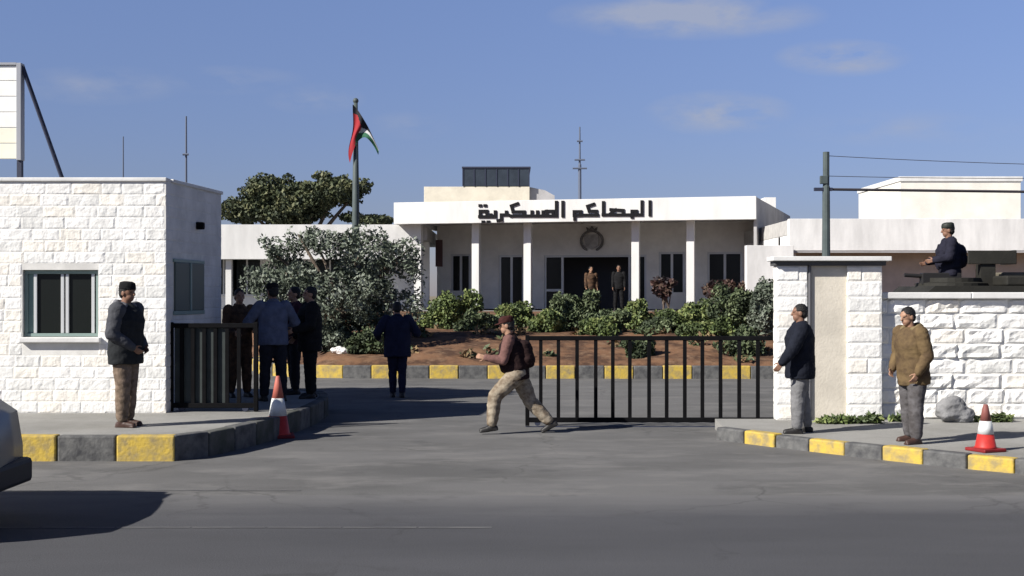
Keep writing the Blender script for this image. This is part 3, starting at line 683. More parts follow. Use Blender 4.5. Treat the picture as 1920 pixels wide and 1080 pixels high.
# utility pole with cables
d = 30; X = gx(1549, d); up = empty('utility_pole', (X, d, .5)); tag(up, 'grey utility pole rising behind the portal slab, carrying cables', 'utility pole')
b = B(); prof(b, (X, d, .5), (X, d, gz(285, d)), [(0, .11), (gz(350, d) - .5, .085), (gz(350, d) - .49, .075), (gz(285, d) - .5, .075)], 10); o = obj('pole', b, M_pole); rel(o, up)
b = B(); box(b, X - .28, X + .14, d - .05, d + .05, gz(358, d), gz(352, d)); o = obj('cross_arm', b, M_steel); rel(o, up)
b = B(); box(b, X - .15, X + .02, d - .09, d + .02, gz(345, d), gz(330, d), .01); o = obj('junction_box', b, M_pole); rel(o, up)
for k, (y0, y1, r, lab) in enumerate(((355, 355, .035, 'thick dark cable running right from the utility pole'), (292, 303, .008, 'thin upper cable running right from the utility pole top'), (330, 322, .008, 'thin middle cable running right between the other two cables'))):
    b = B(); p0 = Vector((X, d, gz(y0, d))); p1 = Vector((16, d + 1, gz(y1, d) - .02)); N = 16
    pts = [p0.lerp(p1, i / N) - Vector((0, 0, (.05 if k else .0) * 4 * (i / N) * (1 - i / N))) for i in range(N + 1)]
    for a, c in zip(pts, pts[1:]): tube(b, a, c, r, n=6)
    tag(obj('overhead_cable', b, mat('dark_cable', (.05, .045, .05), .7)), lab, 'cable', 'overhead cables on the right')

# ------------------------------------------------------------------ foliage
def leaves(bm, blobs, n, size, rng, elong=1.8, shell=.55, up=.2, cull=-.36):
    wts = [r[0] * r[1] * r[2] for _, r in blobs]
    for _ in range(n):
        c, r = rng.choices(blobs, wts)[0]
        while True:
            p = Vector((rng.uniform(-1, 1), rng.uniform(-1, 1), rng.uniform(-1, 1)))
            if shell * rng.random() < p.length <= 1: break
        nb = noise.noise(Vector(c) * 2 + p * 1.7)
        p = p * (1 + .28 * nb)
        q = Vector((c[0] + p.x * r[0], c[1] + p.y * r[1], c[2] + p.z * r[2]))
        cl = noise.noise(q * 1.6)
        if cl < cull: continue
        a = Vector((rng.gauss(0, 1), rng.gauss(0, 1), rng.gauss(0, 1) + up)).normalized(); e = a.orthogonal().normalized()
        e = (Matrix.Rotation(rng.uniform(0, 6.28), 3, a) @ e); f = a.cross(e); s = size * rng.uniform(.6, 1.35)
        vs = [bm.verts.new(q - e * s * elong * .5), bm.verts.new(q + f * s * .5), bm.verts.new(q + e * s * elong * .5), bm.verts.new(q - f * s * .5)]
        fc = bm.faces.new(vs); t = noise.noise(q * 2.5 + Vector((9, 2, 5))) + rng.uniform(-.3, .3)
        fc.material_index = 1 if t < -.12 else 2 if t > .22 else 0
def limb(bm, pts, r0, r1):
    n = len(pts) - 1
    for i in range(n): rc(bm, pts[i], r0 + (r1 - r0) * i / n, pts[i + 1], r0 + (r1 - r0) * (i + 1) / n, 8)
def tree(name, label, cat, base, blobs, n, size, mats, tr=.12, group=None, seed=1, elong=1.8, stems=1, shell=.55, cull=-.36):
    rng = random.Random(seed); root = empty(name, base); tag(root, label, cat, group); base = Vector(base)
    bm = B()
    for s in range(stems):
        b0 = base + Vector((rng.uniform(-.15, .15), rng.uniform(-.15, .15), -.05)) * (1 if stems > 1 else 0)
        cz = sum(c[2] for c, _ in blobs) / len(blobs); cx = sum(c[0] for c, _ in blobs) / len(blobs); cy = sum(c[1] for c, _ in blobs) / len(blobs)
        fork = b0.lerp(Vector((cx, cy, cz)), .45) + Vector((rng.uniform(-.1, .1), 0, 0))
        limb(bm, [b0, b0.lerp(fork, .5) + Vector((rng.uniform(-.08, .08), rng.uniform(-.08, .08), 0)), fork], tr, tr * .7)
        for c, r in blobs:
            e = Vector(c) + Vector((0, 0, r[2] * .2)); mid = fork.lerp(e, .5) + Vector((rng.uniform(-.1, .1), rng.uniform(-.1, .1), .08))
            limb(bm, [fork, mid, e], tr * .5, tr * .15)
    o = obj('trunk' if stems == 1 else 'stem', bm, M_bark); rel(o, root)
    bm = B(); leaves(bm, blobs, n, size, rng, elong, shell, .2, cull); o = obj('crown' if stems == 1 else 'foliage', bm, mats); rel(o, root)
    return root
def pb(px, py, d, rpx, rpy, dd=None):
    c = at(px, py, d); rx = rpx * d / FPX; return ((c.x, c.y, c.z), (rx, dd or rx, rpy * d / FPX))
# olive in front of the flagpole
d = 32.5
blobs = [pb(530, 520, d, 75, 62), pb(600, 480, d, 70, 55), pb(680, 475, d, 62, 52), pb(745, 505, d, 55, 58), pb(640, 560, d, 110, 62, 1.3), pb(735, 575, d, 60, 55), pb(545, 585, d, 60, 45), pb(500, 470, d, 32, 30), pb(772, 470, d, 22, 30), pb(560, 445, d, 30, 22), pb(690, 620, d, 70, 32)]
tree('olive_tree', 'broad grey green olive tree in the garden behind the booth', 'tree', (gx(640, d), d, .6), blobs, 36000, .05, OL, .16, seed=3, elong=2.4, shell=.2, cull=-.12)
# dark tree behind the left wing
d = 66
blobs = [pb(500, 365, d, 45, 34), pb(570, 375, d, 60, 34), pb(635, 358, d, 52, 28), pb(460, 395, d, 50, 25), pb(540, 400, d, 70, 22), pb(680, 350, d, 20, 16), pb(480, 345, d, 20, 14), pb(540, 335, d, 14, 9), pb(605, 330, d, 20, 9)]
tree('pine_tree', 'dark green spreading tree rising behind the low left wing', 'tree', (gx(570, d), d, 1), blobs, 26000, .12, PN, .3, seed=5)
blobs = [pb(700, 413, d, 40, 10), pb(660, 408, d, 25, 10)]
tree('bush', 'low dark treetop just showing over the left wing roof by the flagpole', 'tree', (gx(690, d + 2), d + 2, 1), blobs, 2200, .12, PN, .15, seed=6)
# garden shrubs along the bank
sh = [  # px, py, d, rx, ry, mats, kind, label
 (840, 580, 37.0, 52, 34, HG, 'bright green shrub nearest the olive tree, left end of the shrub row'),
 (900, 598, 35.5, 40, 28, DK, 'dark low shrub left of the running soldier\'s cap'),
 (968, 598, 36.5, 48, 30, HG, 'yellow green shrub directly behind the running soldier'),
 (1030, 600, 35.0, 36, 26, HG, 'small light green shrub just right of the running soldier'),
 (1078, 592, 36.0, 40, 40, DK, 'dark rounded shrub in front of the court entrance door'),
 (1140, 604, 35.0, 34, 26, DK, 'dark shrub below the doorway, right of the rounded one'),
 (1192, 596, 36.5, 44, 32, HG, 'bright yellow green shrub below the third column'),
 (1262, 604, 35.0, 46, 28, HG, 'mid green shrub below the fourth column'),
 (1318, 596, 36.5, 46, 32, HG, 'pale green shrub right of the fourth column'),
 (1388, 584, 34.5, 50, 46, DK, 'grey green shrub left of the white portal'),
 (1432, 566, 33.5, 30, 48, OL, 'silvery shrub touching the left edge of the portal'),
 (1390, 642, 31.5, 52, 34, DK, 'dark shrub behind the gate bars beside the portal'),
 (1195, 650, 31.3, 26, 20, DK, 'small dark shrub on the bank behind the middle gate bars'),
 (936, 608, 36.0, 40, 22, DK, 'dark green low shrub peeking beside the running soldier\'s shoulder'),
 (1112, 612, 34.4, 40, 20, HG, 'low light green shrub between the rounded dark one and the doorway'),
 (1228, 612, 34.6, 44, 20, DK, 'dark low shrub between the third and fourth columns'),
 (1300, 618, 33.8, 44, 20, HG, 'low bright shrub in front of the pale one, fourth column'),
 (1352, 612, 34.2, 44, 26, HG, 'yellow green shrub left of the grey green corner shrub'),
 (700, 640, 31.8, 56, 30, DK, 'dark low shrub under the olive tree, beside the walking man'),
 (620, 625, 32.2, 40, 34, OL, 'grey shrub under the left side of the olive tree'),
]
for i, (px, py, d, rx, ry, ms, lab) in enumerate(sh):
    rng = random.Random(40 + i); rx *= 1.28; ry *= 1.35; py += 7; bl = [pb(px, py, d, rx * .62, ry * .8)]
    for k in range(6): bl.append(pb(px + rng.uniform(-.65, .65) * rx, py + rng.uniform(-.6, .55) * ry, d + rng.uniform(-.35, .35), rx * rng.uniform(.28, .45), ry * rng.uniform(.3, .55)))
    zb = gz(py + ry * 1.15, d)
    tree('garden_shrub', lab, 'shrub', (gx(px, d), d, min(zb, .9)), bl, int(3200 + rx * ry * 2.2), .06, ms, .04, 'shrubs on the garden bank', 50 + i, 1.7, stems=2, shell=.35)
bm = B(); rng = random.Random(77)
for k in range(150):
    x = rng.uniform(-4, 12); y = rng.uniform(30.5, 41); t = min(1, (y - 30.02) / 4.6); z = .24 + .72 * max(0, t) ** .8 + max(0, (y - 36) / 11) * .4
    if noise.noise(Vector((x * .5, y * .6, 3))) < -.1: continue
    r = rng.uniform(.12, .38); leaves(bm, [((x, y, z + .05), (r, r * .8, rng.uniform(.08, .2)))], rng.randint(25, 70), .075, rng, 2.6, .1, 1)
tag(obj('ground_cover', bm, [mat('dry_grass_leaf', (.16, .11, .06), .8), DK[0], mat('straw_leaf', (.24, .17, .09), .8)]), 'low dry plants scattered over the brown earth bank', 'ground cover', kind='stuff')
d0 = Vector((-13.4, 18.35, 9.0)); rng = random.Random(8)  # tree added out of view, crown shaped to cast the driveway shadow
blobs = [((d0.x + rng.uniform(-1.5, 1.5), d0.y + rng.uniform(-.5, .7), d0.z + rng.uniform(-.5, .5)), (rng.uniform(1.2, 1.7), 1.2, .9)) for k in range(9)]
tree('added_shade_tree', 'added unseen tree left of the booth, put there to shade the driveway', 'tree', (d0.x, d0.y, 0), blobs, 9000, .26, DK, .22, seed=12, shell=.2, cull=-.9)
# reddish planting in front of right windows
for i, (px, py, rx, ry) in enumerate(((1245, 540, 30, 22), (1345, 545, 45, 24), (1400, 545, 24, 20))):
    d = 44; rng = random.Random(90 + i); bl = [pb(px, py, d, rx * .7, ry * .8)] + [pb(px + rng.uniform(-.7, .7) * rx, py + rng.uniform(-.6, .6) * ry, d, rx * .35, ry * .45) for k in range(5)]
    tree('flowering_shrub', ('dark reddish shrub in front of the window left of the last column', 'wide dark reddish shrub below the rightmost window', 'small dark reddish shrub at the corner of the right wing')[i], 'shrub', (gx(px, d), d, 1.0), bl, 1500, .11, BR, .05, 'reddish shrubs before the court windows', 95 + i, 1.6, stems=2, shell=.35)
# white edging stones in the garden
for i, (px, py, d, w_, h_) in enumerate(((640, 657, 31.3, 40, 12), (632, 640, 31.7, 16, 12), (598, 652, 31.2, 12, 14), (850, 606, 34.0, 42, 12), (896, 605, 34.2, 22, 10), (1150, 600, 34.5, 16, 10), (1335, 577, 36, 14, 7))):
    bm = B(); d = 30.2
    while d < 45 and .24 + .72 * min(1, max(0, d - 30.02) / 4.6) ** .8 + max(0, (d - 36) / 11) * .40 < gz(py + h_ * .35, d): d += .05
    c = at(px, py, d); rx, rz = w_ * d / FPX * .5, h_ * d / FPX * .5; ell(bm, (0, 0, 0), (rx, max(.12, rx * .5), rz * 1.2)); me = fuse(bm, .04, 1, .05, 6, i)
    o = obj('white_stone', me, M_stone); o.location = c
    tag(o, ('long white stone under the olive tree', 'small white stone above the long one under the olive', 'white stone at the left foot of the olive tree', 'wide white stone beside the leftmost bright shrub', 'white stone left of the running soldier\'s head', 'white stone among the shrubs below the doorway', 'small white stone among the shrubs below the fourth column')[i], 'stone', 'white stones in the garden')

# ------------------------------------------------------------------ people
SK = mat('tan_skin', (.33, .19, .125), .55, var=.12, scale=20)
SKD = mat('brown_skin', (.22, .12, .08), .55, var=.12, scale=20)
EYE = mat('dark_eye', (.015, .012, .012), .3); LIP = mat('lip', (.22, .09, .07), .5); HAIR = mat('black_hair', (.012, .011, .011), .6, bump=.6, bscale=90)
BOOT = mat('black_boot', (.018, .017, .017), .5); BRSH = mat('brown_shoe', (.055, .03, .024), .5); BELT = mat('belt', (.02, .02, .02), .5)
def cloth(n, c, var=.22, c2=None, sc_=10): return mat(n, c, .9, var=var, scale=sc_, bump=.35, bscale=28, col2=c2, spec=.12)
def person(label, loc, face, H=1.75, legs=((0, 0), (0, 0)), spread=(4, 4), lean=0, arms=None, head=(0, 0), skin=SK, top=None, sleeve=None, pants=None, boot=BOOT, hem=.80, bulk=1.0, lb=1.0,
           hat=None, brim=True, hood=None, vest=None, hair=True, seed=0, pitchfoot=(0, 0), bare=False, group=None, drop=0):
    s = H / 1.75; root = empty('person', loc, R(face)); tag(root, label, 'person', group)
    # joints, local frame: +x forward, +y left, +z up
    J = {}
    for i, (sd, (hf, kf)) in enumerate(zip((1, -1), legs)):
        hip = Vector((0, .09 * sd, .93)); ab = math.tan(R(spread[i])) * sd
        a = R(hf); th = Vector((math.sin(a), ab, -math.cos(a))).normalized(); k = hip + th * .43
        a2 = R(hf - kf); shd = Vector((math.sin(a2), ab * .6, -math.cos(a2))).normalized(); an = k + shd * .42
        fa = R(pitchfoot[i]); fd = Vector((math.cos(fa), ab * 1.2, -math.sin(fa))).normalized(); ft = Vector((math.sin(fa), 0, math.cos(fa)))
        J[sd] = (hip, k, an, fd, ft)
    low = min(min((J[q][2] - J[q][4] * .075 - J[q][3] * .06).z, (J[q][2] - J[q][4] * .075 + J[q][3] * .17).z) for q in (1, -1))
    dz = Vector((0, 0, -low - drop))
    for q in (1, -1): J[q] = tuple(v + dz for v in J[q][:3]) + J[q][3:]
    pel = Vector((0, 0, .93)) + dz
    T = Matrix.Translation(pel) @ Matrix.Rotation(R(lean), 4, 'Y') @ Matrix.Translation((0, 0, -.93))
    Hd = T @ Matrix.Translation((0, 0, 1.48)) @ Matrix.Rotation(R(head[0]), 4, 'Z') @ Matrix.Rotation(R(head[1]) - R(lean) * .7, 4, 'Y') @ Matrix.Translation((0, 0, -1.48))
    arms = arms or ((5, 6, 15, 0), (5, 6, 15, 0))
    AR = {}
    for sd, ar in zip((1, -1), arms):
        sh_ = Vector((0, .185 * sd * (1 + (bulk - 1) * .4), 1.42))
        if isinstance(ar, dict): el_ = Vector(ar['e']); wr = Vector(ar['w']); hd = (Vector(ar['h']) if 'h' in ar else (wr - el_)).normalized()
        else:
            f, ab, ef, inw = ar; a = R(f); up_ = Vector((math.sin(a), math.tan(R(ab)) * sd, -math.cos(a))).normalized(); el_ = sh_ + up_ * .29
            a2 = R(f + ef); fo = Vector((math.sin(a2), math.tan(R(ab * .5 - inw)) * sd, -math.cos(a2))).normalized(); wr = el_ + fo * .25; hd = fo
        AR[sd] = (T @ sh_, T @ el_, T @ wr, (T.to_3x3() @ hd).normalized())
    S = Matrix.Scale(s, 4)
    def fin(me): me.transform(S); return me
    # ---- body: one fused surface
    bm = B()
    loft(bm, [(0, 0, .86, .10, .13), (0, 0, .95, .115, .16), (0, 0, 1.08, .10, .14), (0, 0, 1.28, .115, .17), (0, 0, 1.40, .10, .165), (-.01, 0, 1.47, .07, .09)], T)
    rc(bm, T @ Vector((-.015, 0, 1.42)), .062, Hd @ Vector((-.005, 0, 1.58)), .056)
    ell(bm, (-.005, 0, 1.655), (.098, .076, .098), Hd); ell(bm, (.028, 0, 1.585), (.066, .057, .058), Hd); ell(bm, (.045, 0, 1.553), (.042, .036, .028), Hd)
    rc(bm, Hd @ Vector((.088, 0, 1.66)), .011, Hd @ Vector((.107, 0, 1.618)), .016, 8)
    for q in (1, -1):
        ell(bm, (-.005, .077 * q, 1.625), (.024, .010, .034), Hd, 10); rc(bm, Hd @ Vector((.082, .012 * q, 1.672)), .013, Hd @ Vector((.07, .05 * q, 1.672)), .012, 8)
        hip, k, an, fd, ft = J[q]
        rc(bm, hip, .085, k, .055); rc(bm, k, .055, an, .038); rc(bm, an - fd * .03 - ft * .035, .036, an + fd * .14 - ft * .05, .024)
        a, e, w_, hd = AR[q]
        rc(bm, a, .055, e, .04); rc(bm, e, .04, w_, .028)
        side = (T.to_3x3() @ Vector((0, -q, 0))); pn_ = (side - hd * side.dot(hd)).normalized(); ac = hd.cross(pn_).normalized()
        if ac.dot(Vector((1, 0, 0))) < 0: ac = -ac        # thumb side points forward
        for t_ in (-.024, 0, .024): rc(bm, w_ + hd * .01 + ac * t_ * .7, .015, w_ + hd * .085 + ac * t_, .013, 8)
        for fi, (o_, ln) in enumerate(((.03, .07), (.010, .078), (-.011, .072), (-.031, .055))):
            b0 = w_ + hd * .085 + ac * o_; cu = .25 + .12 * fi; m_ = b0 + (hd + pn_ * cu).normalized() * ln * .5; e_ = m_ + (hd * .75 + pn_ * (cu + .55)).normalized() * ln * .5
            rc(bm, b0, .0095, m_, .009, 8); rc(bm, m_, .009, e_, .0075, 8)
        b0 = w_ + hd * .028 + ac * .028; m_ = b0 + (hd * .6 + ac * .7 + pn_ * .3).normalized() * .04; e_ = m_ + (hd * .9 + ac * .25 + pn_ * .4).normalized() * .035
        rc(bm, b0, .013, m_, .010, 8); rc(bm, m_, .010, e_, .008, 8)
    me = fuse(bm, .0075, 2)
    body = obj('body', fin(me), [skin, EYE, LIP], root, True)
    Hi = Hd.inverted()
    ec = Hd @ Vector((.085, 0, 1.62))
    for p in me.polygons:
        c = p.center / s
        if (c - ec).length > .12: continue
        c = Hi @ c
        if c.x < .05: continue
        for q in (1, -1):
            if ((c.y - .031 * q) / .013) ** 2 + ((c.z - 1.648) / .007) ** 2 < 1: p.material_index = 1
        if abs(c.y) < .023 and abs(c.z - 1.575) < .007: p.material_index = 2
    # ---- trousers
    bm = B()
    loft(bm, [(0, 0, .84, .09, .13), (-.012, 0, .90, .135, .178), (0, 0, .98, .128, .172), (0, 0, 1.04, .118, .16)], T)
    for q in (1, -1):
        hip, k, an, fd, ft = J[q]; e_ = an + (k - an).normalized() * .05
        mid = hip.lerp(k, .55); rc(bm, hip, .115 * lb, mid, .098 * lb); rc(bm, mid, .098 * lb, k, .082 * lb)
        rc(bm, k, .082 * lb, k.lerp(e_, .5), .078 * lb); rc(bm, k.lerp(e_, .5), .078 * lb, e_, .066 * lb)
    obj('trousers', fin(fuse(bm, .013, 3, .008, 9, seed + 1)), pants, root, True)
    # ---- shoes
    for q in (1, -1):
        hip, k, an, fd, ft = J[q]; bm = B()
        up_ = (k - an).normalized()
        rc(bm, an + up_ * .10, .052, an - ft * .02, .050); rc(bm, an - fd * .045 - ft * .042, .042, an + fd * .05 - ft * .036, .047); rc(bm, an + fd * .05 - ft * .04, .046, an + fd * .15 - ft * .048, .036)
        lat = ft.cross(fd).normalized(); Mx = Matrix((tuple(fd) + (0,), tuple(lat) + (0,), tuple(ft) + (0,), (0, 0, 0, 1))).transposed()
        box(bm, -.085, .185, -.042, .042, -.078, -.055, .012, 0, Matrix.Translation(an) @ Mx)
        obj('shoe', fin(fuse(bm, .010, 2)), boot, root, True)
    # ---- jacket torso and sleeves
    bk = bulk
    bm = B(); loft(bm, [(0, 0, hem, .145 * bk, .195 * bk), (0, 0, hem + .05, .15 * bk, .20 * bk), (0, 0, 1.0, .148 * bk, .195 * bk), (0, 0, 1.15, .145 * bk, .195 * bk), (.008, 0, 1.3, .15 * bk, .205 * bk), (0, 0, 1.40, .125 * bk, .19 * bk), (-.01, 0, 1.46, .095 * bk, .125 * bk), (-.008, 0, 1.505, .072, .08)], T)
    for q in (1, -1): ell(bm, (0, .165 * q, 1.405), (.075 * bk, .075 * bk, .07 * bk), T)
    obj('jacket', fin(fuse(bm, .013, 3, .009, 7, seed + 5)), top, root, True)
    for q in (1, -1):
        a, e, w_, hd = AR[q]; bm = B(); e2 = e + (w_ - e) * .97
        rc(bm, a + (a - e) * .02, .082 * bk, a.lerp(e, .5), .074 * bk); rc(bm, a.lerp(e, .5), .074 * bk, e, .064 * bk); rc(bm, e, .064 * bk, e.lerp(e2, .6), .056 * bk); rc(bm, e.lerp(e2, .6), .056 * bk, e2, .044 * bk)
        if not (bare and False): obj('sleeve', fin(fuse(bm, .012, 3, .007, 10, seed + 9 + q)), sleeve or top, root, True)
    if vest:
        bm = B(); loft(bm, [(0, 0, .98, .165 * bk, .20 * bk), (0, 0, 1.05, .172 * bk, .205 * bk), (.0, 0, 1.3, .178 * bk, .20 * bk), (0, 0, 1.41, .14 * bk, .15 * bk)], T)
        for (x_, y_, z_) in ((.17, .07, 1.08), (.17, -.07, 1.08), (.17, .0, 1.2), (-.19, 0, 1.25), (-.20, 0, 1.12)): ell(bm, (x_, y_, z_), (.055, .075, .09) if x_ > 0 else (.10, .15, .14), T)
        obj('vest', fin(fuse(bm, .013, 3, .012, 10, seed + 30)), vest, root, True)
    if hood:
        bm = B()
        for k in range(9):
            a0, a1 = R(60 + 240 * k / 9), R(60 + 240 * (k + 1) / 9)
            rc(bm, T @ Vector((-.02 + .10 * math.cos(a0), .12 * math.sin(a0), 1.485 - .02 * math.cos(a0))), .042, T @ Vector((-.02 + .10 * math.cos(a1), .12 * math.sin(a1), 1.485 - .02 * math.cos(a1))), .042, 10)
        ell(bm, (-.135, 0, 1.43), (.055, .11, .095), T)
        obj('hood', fin(fuse(bm, .012, 3, .010, 12, seed + 40)), hood, root, True)
    else:
        bm = B()
        for k in range(12):
            a0, a1 = R(30 * k), R(30 * k + 30)
            rc(bm, T @ Vector((-.008 + .068 * math.cos(a0), .072 * math.sin(a0), 1.495 - .018 * math.cos(a0))), .024, T @ Vector((-.008 + .068 * math.cos(a1), .072 * math.sin(a1), 1.495 - .018 * math.cos(a1))), .024, 8)
        obj('collar', fin(fuse(bm, .010, 2)), top, root, True)
    if hair:
        bm = B(); ell(bm, (-.018, 0, 1.672), (.1, .083, .093), Hd); ell(bm, (-.045, 0, 1.62), (.062, .076, .07), Hd)
        obj('hair', fin(fuse(bm, .009, 2, .006, 40, seed)), HAIR, root, True)
    if hat:
        bm = B(); loft(bm, [(-.004, 0, 1.675, .108, .09), (-.004, 0, 1.72, .108, .092), (-.008, 0, 1.755, .098, .084), (-.01, 0, 1.772, .06, .05)], Hd)
        if brim:
            for k in range(8):
                a = R(-50 + 100 * k / 7); rc(bm, Hd @ Vector((.07 * math.cos(a) + .02, .075 * math.sin(a), 1.685)), .010, Hd @ Vector((.155 * math.cos(a) * .98 + .02, .095 * math.sin(a), 1.668)), .007, 8)
        obj('cap', fin(fuse(bm, .009, 2, .003, 20, seed)), hat, root, True)
    return root

C_dark = cloth('charcoal_jacket', (.022, .024, .026)); C_greyh = cloth('grey_hood', (.17, .17, .185)); C_sl = cloth('dark_grey_sleeve', (.065, .067, .075))
C_tan = cloth('desert_camouflage', (.22, .165, .125), .2, (.10, .075, .055), 11); C_lcam = cloth('pale_camouflage', (.33, .285, .22), .2, (.13, .095, .065), 10)
C_navy = cloth('navy_jacket', (.012, .014, .022)); C_gry = cloth('grey_trousers', (.17, .17, .175)); C_gry2 = cloth('slate_trousers', (.11, .105, .11), .2, (.06, .055, .055), 9)
C_olv = cloth('olive_brown_parka', (.145, .10, .05), .3, (.075, .05, .03), 7); C_hoodo = cloth('tan_hood', (.17, .13, .07))
C_mar = cloth('maroon_vest', (.022, .012, .012)); C_pink = cloth('dusty_pink_sleeve', (.16, .085, .075), .25); C_capm = cloth('maroon_cap', (.05, .018, .016))
C_blue = cloth('faded_blue_shirt', (.10, .115, .17)); C_ink = cloth('ink_blue_clothes', (.018, .020, .042)); C_blk = cloth('black_clothes', (.012, .012, .013)); C_brc = cloth('brown_camouflage', (.12, .07, .042), .2, (.04, .026, .02), 10)
C_dtr = cloth('dark_trousers', (.02, .021, .028)); C_unif = cloth('slate_uniform', (.017, .017, .028), .25); C_hel = mat('dark_helmet', (.02, .024, .02), .6)

person('person in a charcoal jacket with grey hood and tan trousers, standing beside the booth window', (gx(236, 16.2), 16.2, .285), -14, 1.82, ((-1, 3), (3, 4)), (2, 2), 1, ({'e': (-.03, .27, 1.14), 'w': (.15, .16, .98)}, {'e': (-.03, -.27, 1.14), 'w': (.16, -.13, .98)}), (-8, 4), SKD, C_dark, C_sl, C_tan, BRSH, .77, 1.30, 1.12, C_blk, False, C_greyh, None, True, 1)
person('running person in a cap, dark vest and pale camouflage trousers, crossing the driveway', (gx(970, 18.0), 18.0, 0), 176, 1.74, ((46, 40), (-24, 20)), (3, 3), 13, ((28, 10, 85, 12), (-40, 14, 75, 0)), (0, 6), SK, C_mar, C_pink, C_lcam, BOOT, .84, 1.08, 1.22, C_capm, True, None, C_mar, True, 2, (8, 28), drop=0)
person('person in a navy jacket and grey trousers standing in front of the left portal pillar', (gx(1500, 16.7), 16.7, .15), 172, 1.68, ((5, 3), (-5, 4)), (3, 3), 0, ((24, 20, 14, 0), (-22, 18, 14, 0)), (4, 2), SKD, C_navy, None, C_gry, BOOT, .75, 1.36, 1.18, None, False, None, None, True, 3)
person('person in an olive brown hooded parka with head bowed before the rough stone wall', (gx(1712, 15.6), 15.6, .15), 200, 1.66, ((8, 6), (-3, 4)), (6, 6), 5, ({'e': (-.02, .29, 1.14), 'w': (.12, .25, .93)}, {'e': (.02, -.27, 1.14), 'w': (.17, -.19, .97)}), (4, 12), SK, C_olv, None, C_gry2, BRSH, .76, 1.24, 1.2, None, False, C_hoodo, None, True, 4)
person('person in ink blue clothes walking across the booth shadow with both elbows bent', (gx(745, 24.4), 24.4, 0), 100, 1.82, ((5, 5), (-5, 5)), (-1, -1), 5, ((-8, 34, 80, 25), (5, 34, 85, 25)), (0, 8), SKD, C_ink, None, C_ink, BOOT, .74, 1.26, .98, None, False, None, None, True, 5)
person('person in a faded blue shirt standing behind the open gate leaf, seen from behind', (gx(512, 20.1), 20.1, .285), 120, 1.84, ((4, 3), (-4, 3)), (3, 3), 2, ((18, 34, 75, 30), (2, 34, 60, 25)), (10, 3), SKD, C_blue, None, C_dtr, BOOT, .84, 1.16, 1.05, C_blk, False, None, None, True, 6)
person('person in brown camouflage behind the gate leaf, next to the booth corner', (gx(449, 20.9), 20.9, .285), -60, 1.76, ((2, 3), (-2, 3)), (3, 3), 0, ((10, 12, 70, 25), (10, 10, 60, 20)), (0, 0), SK, C_brc, None, C_brc, BOOT, .82, 1.05, 1.08, None, False, None, None, True, 7)
person('person in black clothes standing rightmost of the group beside the booth', (gx(581, 20.7), 20.7, .285), 200, 1.80, ((3, 3), (-3, 3)), (5, 5), 0, ((12, 24, 60, 15), (0, 24, 40, 5)), (0, 0), SK, C_blk, None, C_blk, BOOT, .74, 1.28, 1.15, None, False, None, None, True, 8)
person('person in dark suit standing rightmost in the shaded court doorway behind the shrubs', (gx(1160, 50.5), 50.5, FL), -95, 1.78, ((2, 2), (-2, 2)), (4, 4), 0, None, (0, 0), SKD, C_blk, None, C_blk, BOOT, .82, 1.05, 1.0, None, False, None, None, True, 9)

person('person in dark maroon clothes half hidden behind the faded blue shirt and the black clothes', (gx(551, 21.5), 21.5, .285), 210, 1.80, ((3, 3), (-3, 3)), (4, 4), 0, ((10, 14, 60, 20), (8, 14, 50, 15)), (0, 0), SK, cloth('dark_maroon_clothes', (.045, .018, .03)), None, C_dtr, BOOT, .82, 1.1, 1.0, None, False, None, None, True, 11)
person('person in dark clothes standing left of the other one in the court doorway', (gx(1108, 51.2), 51.2, FL), -80, 1.74, ((2, 2), (-2, 2)), (4, 4), 0, None, (10, 0), SK, C_brc, None, C_blk, BOOT, .82, 1.05, 1.0, None, False, None, None, True, 13)
# ------------------------------------------------------------------ armoured vehicle with gunner behind the wall
VD = 22.0; OLV = mat('dark_olive_armour', (.022, .021, .017), .7, var=.3, scale=2, bump=.2); OLT = mat('sand_armour', (.13, .115, .085), .7, var=.25, scale=2)
vx = gx(1800, VD); veh = empty('armoured_vehicle', (vx, VD, 0)); tag(veh, 'dark armoured vehicle with mounted gun, its top showing over the boundary wall', 'military vehicle')
b = B(); prism(b, [(-2.6, .7), (2.7, .55), (2.9, 1.2), (2.3, 1.9), (1.9, 2.10), (-.75, 2.10), (-1.0, 1.9), (-2.75, 1.3)], -1.0, 1.0); obj('hull', b, OLV, veh)
for x in (-1.7, 1.7):
    for y_ in (-1.02, 1.02):
        b = B(); prof(b, (x, y_ - .15, .5), (x, y_ + .15, .5), [(0, .36), (.04, .5), (.26, .5), (.3, .36)], 24); wv = obj('wheel', b, BOOT, veh)
        b = B(); prof(b, (x, y_ - .155, .5), (x, y_ + .155, .5), [(0, .2), (.31, .2)], 16); obj('rim', b, OLV, wv)
b = B(); prof(b, (-.15, 0, 2.10), (-.15, 0, 2.24), [(0, .6), (.05, .6), (.07, .5), (.14, .5)], 28); obj('turret_ring', b, OLV, veh)
b = B(); box(b, .02, .84, -.34, -.30, gz(496, VD), gz(471, VD), .01); box(b, .80, .86, -.3, .3, gz(496, VD), gz(470, VD), .01); box(b, .25, .5, -.3, -.05, 2.1, gz(496, VD)); obj('gun_shield', b, OLV, veh)
gb = at(1692, 519, VD); b = B(); tube(b, (-1.0, -.15, gz(516, VD)), (-.4, -.15, gz(520, VD)), .035); box(b, -.72, -.05, -.23, -.06, gz(534, VD), gz(512, VD), .015); tube(b, (-.3, -.15, 2.06), (-.3, -.15, gz(530, VD)), .05); box(b, -.42, -.2, -.36, -.22, gz(540, VD), gz(522, VD), .01)
obj('machine_gun', b, BOOT, veh)
b = B(); box(b, .45, 1.8, -.9, -.2, 2.102, 2.27, .03); obj('stowage_box', b, OLV, veh); b = B(); box(b, .7, 1.7, -.1, .8, 2.102, 2.34, .03); obj('stowage_box', b, OLT, veh)
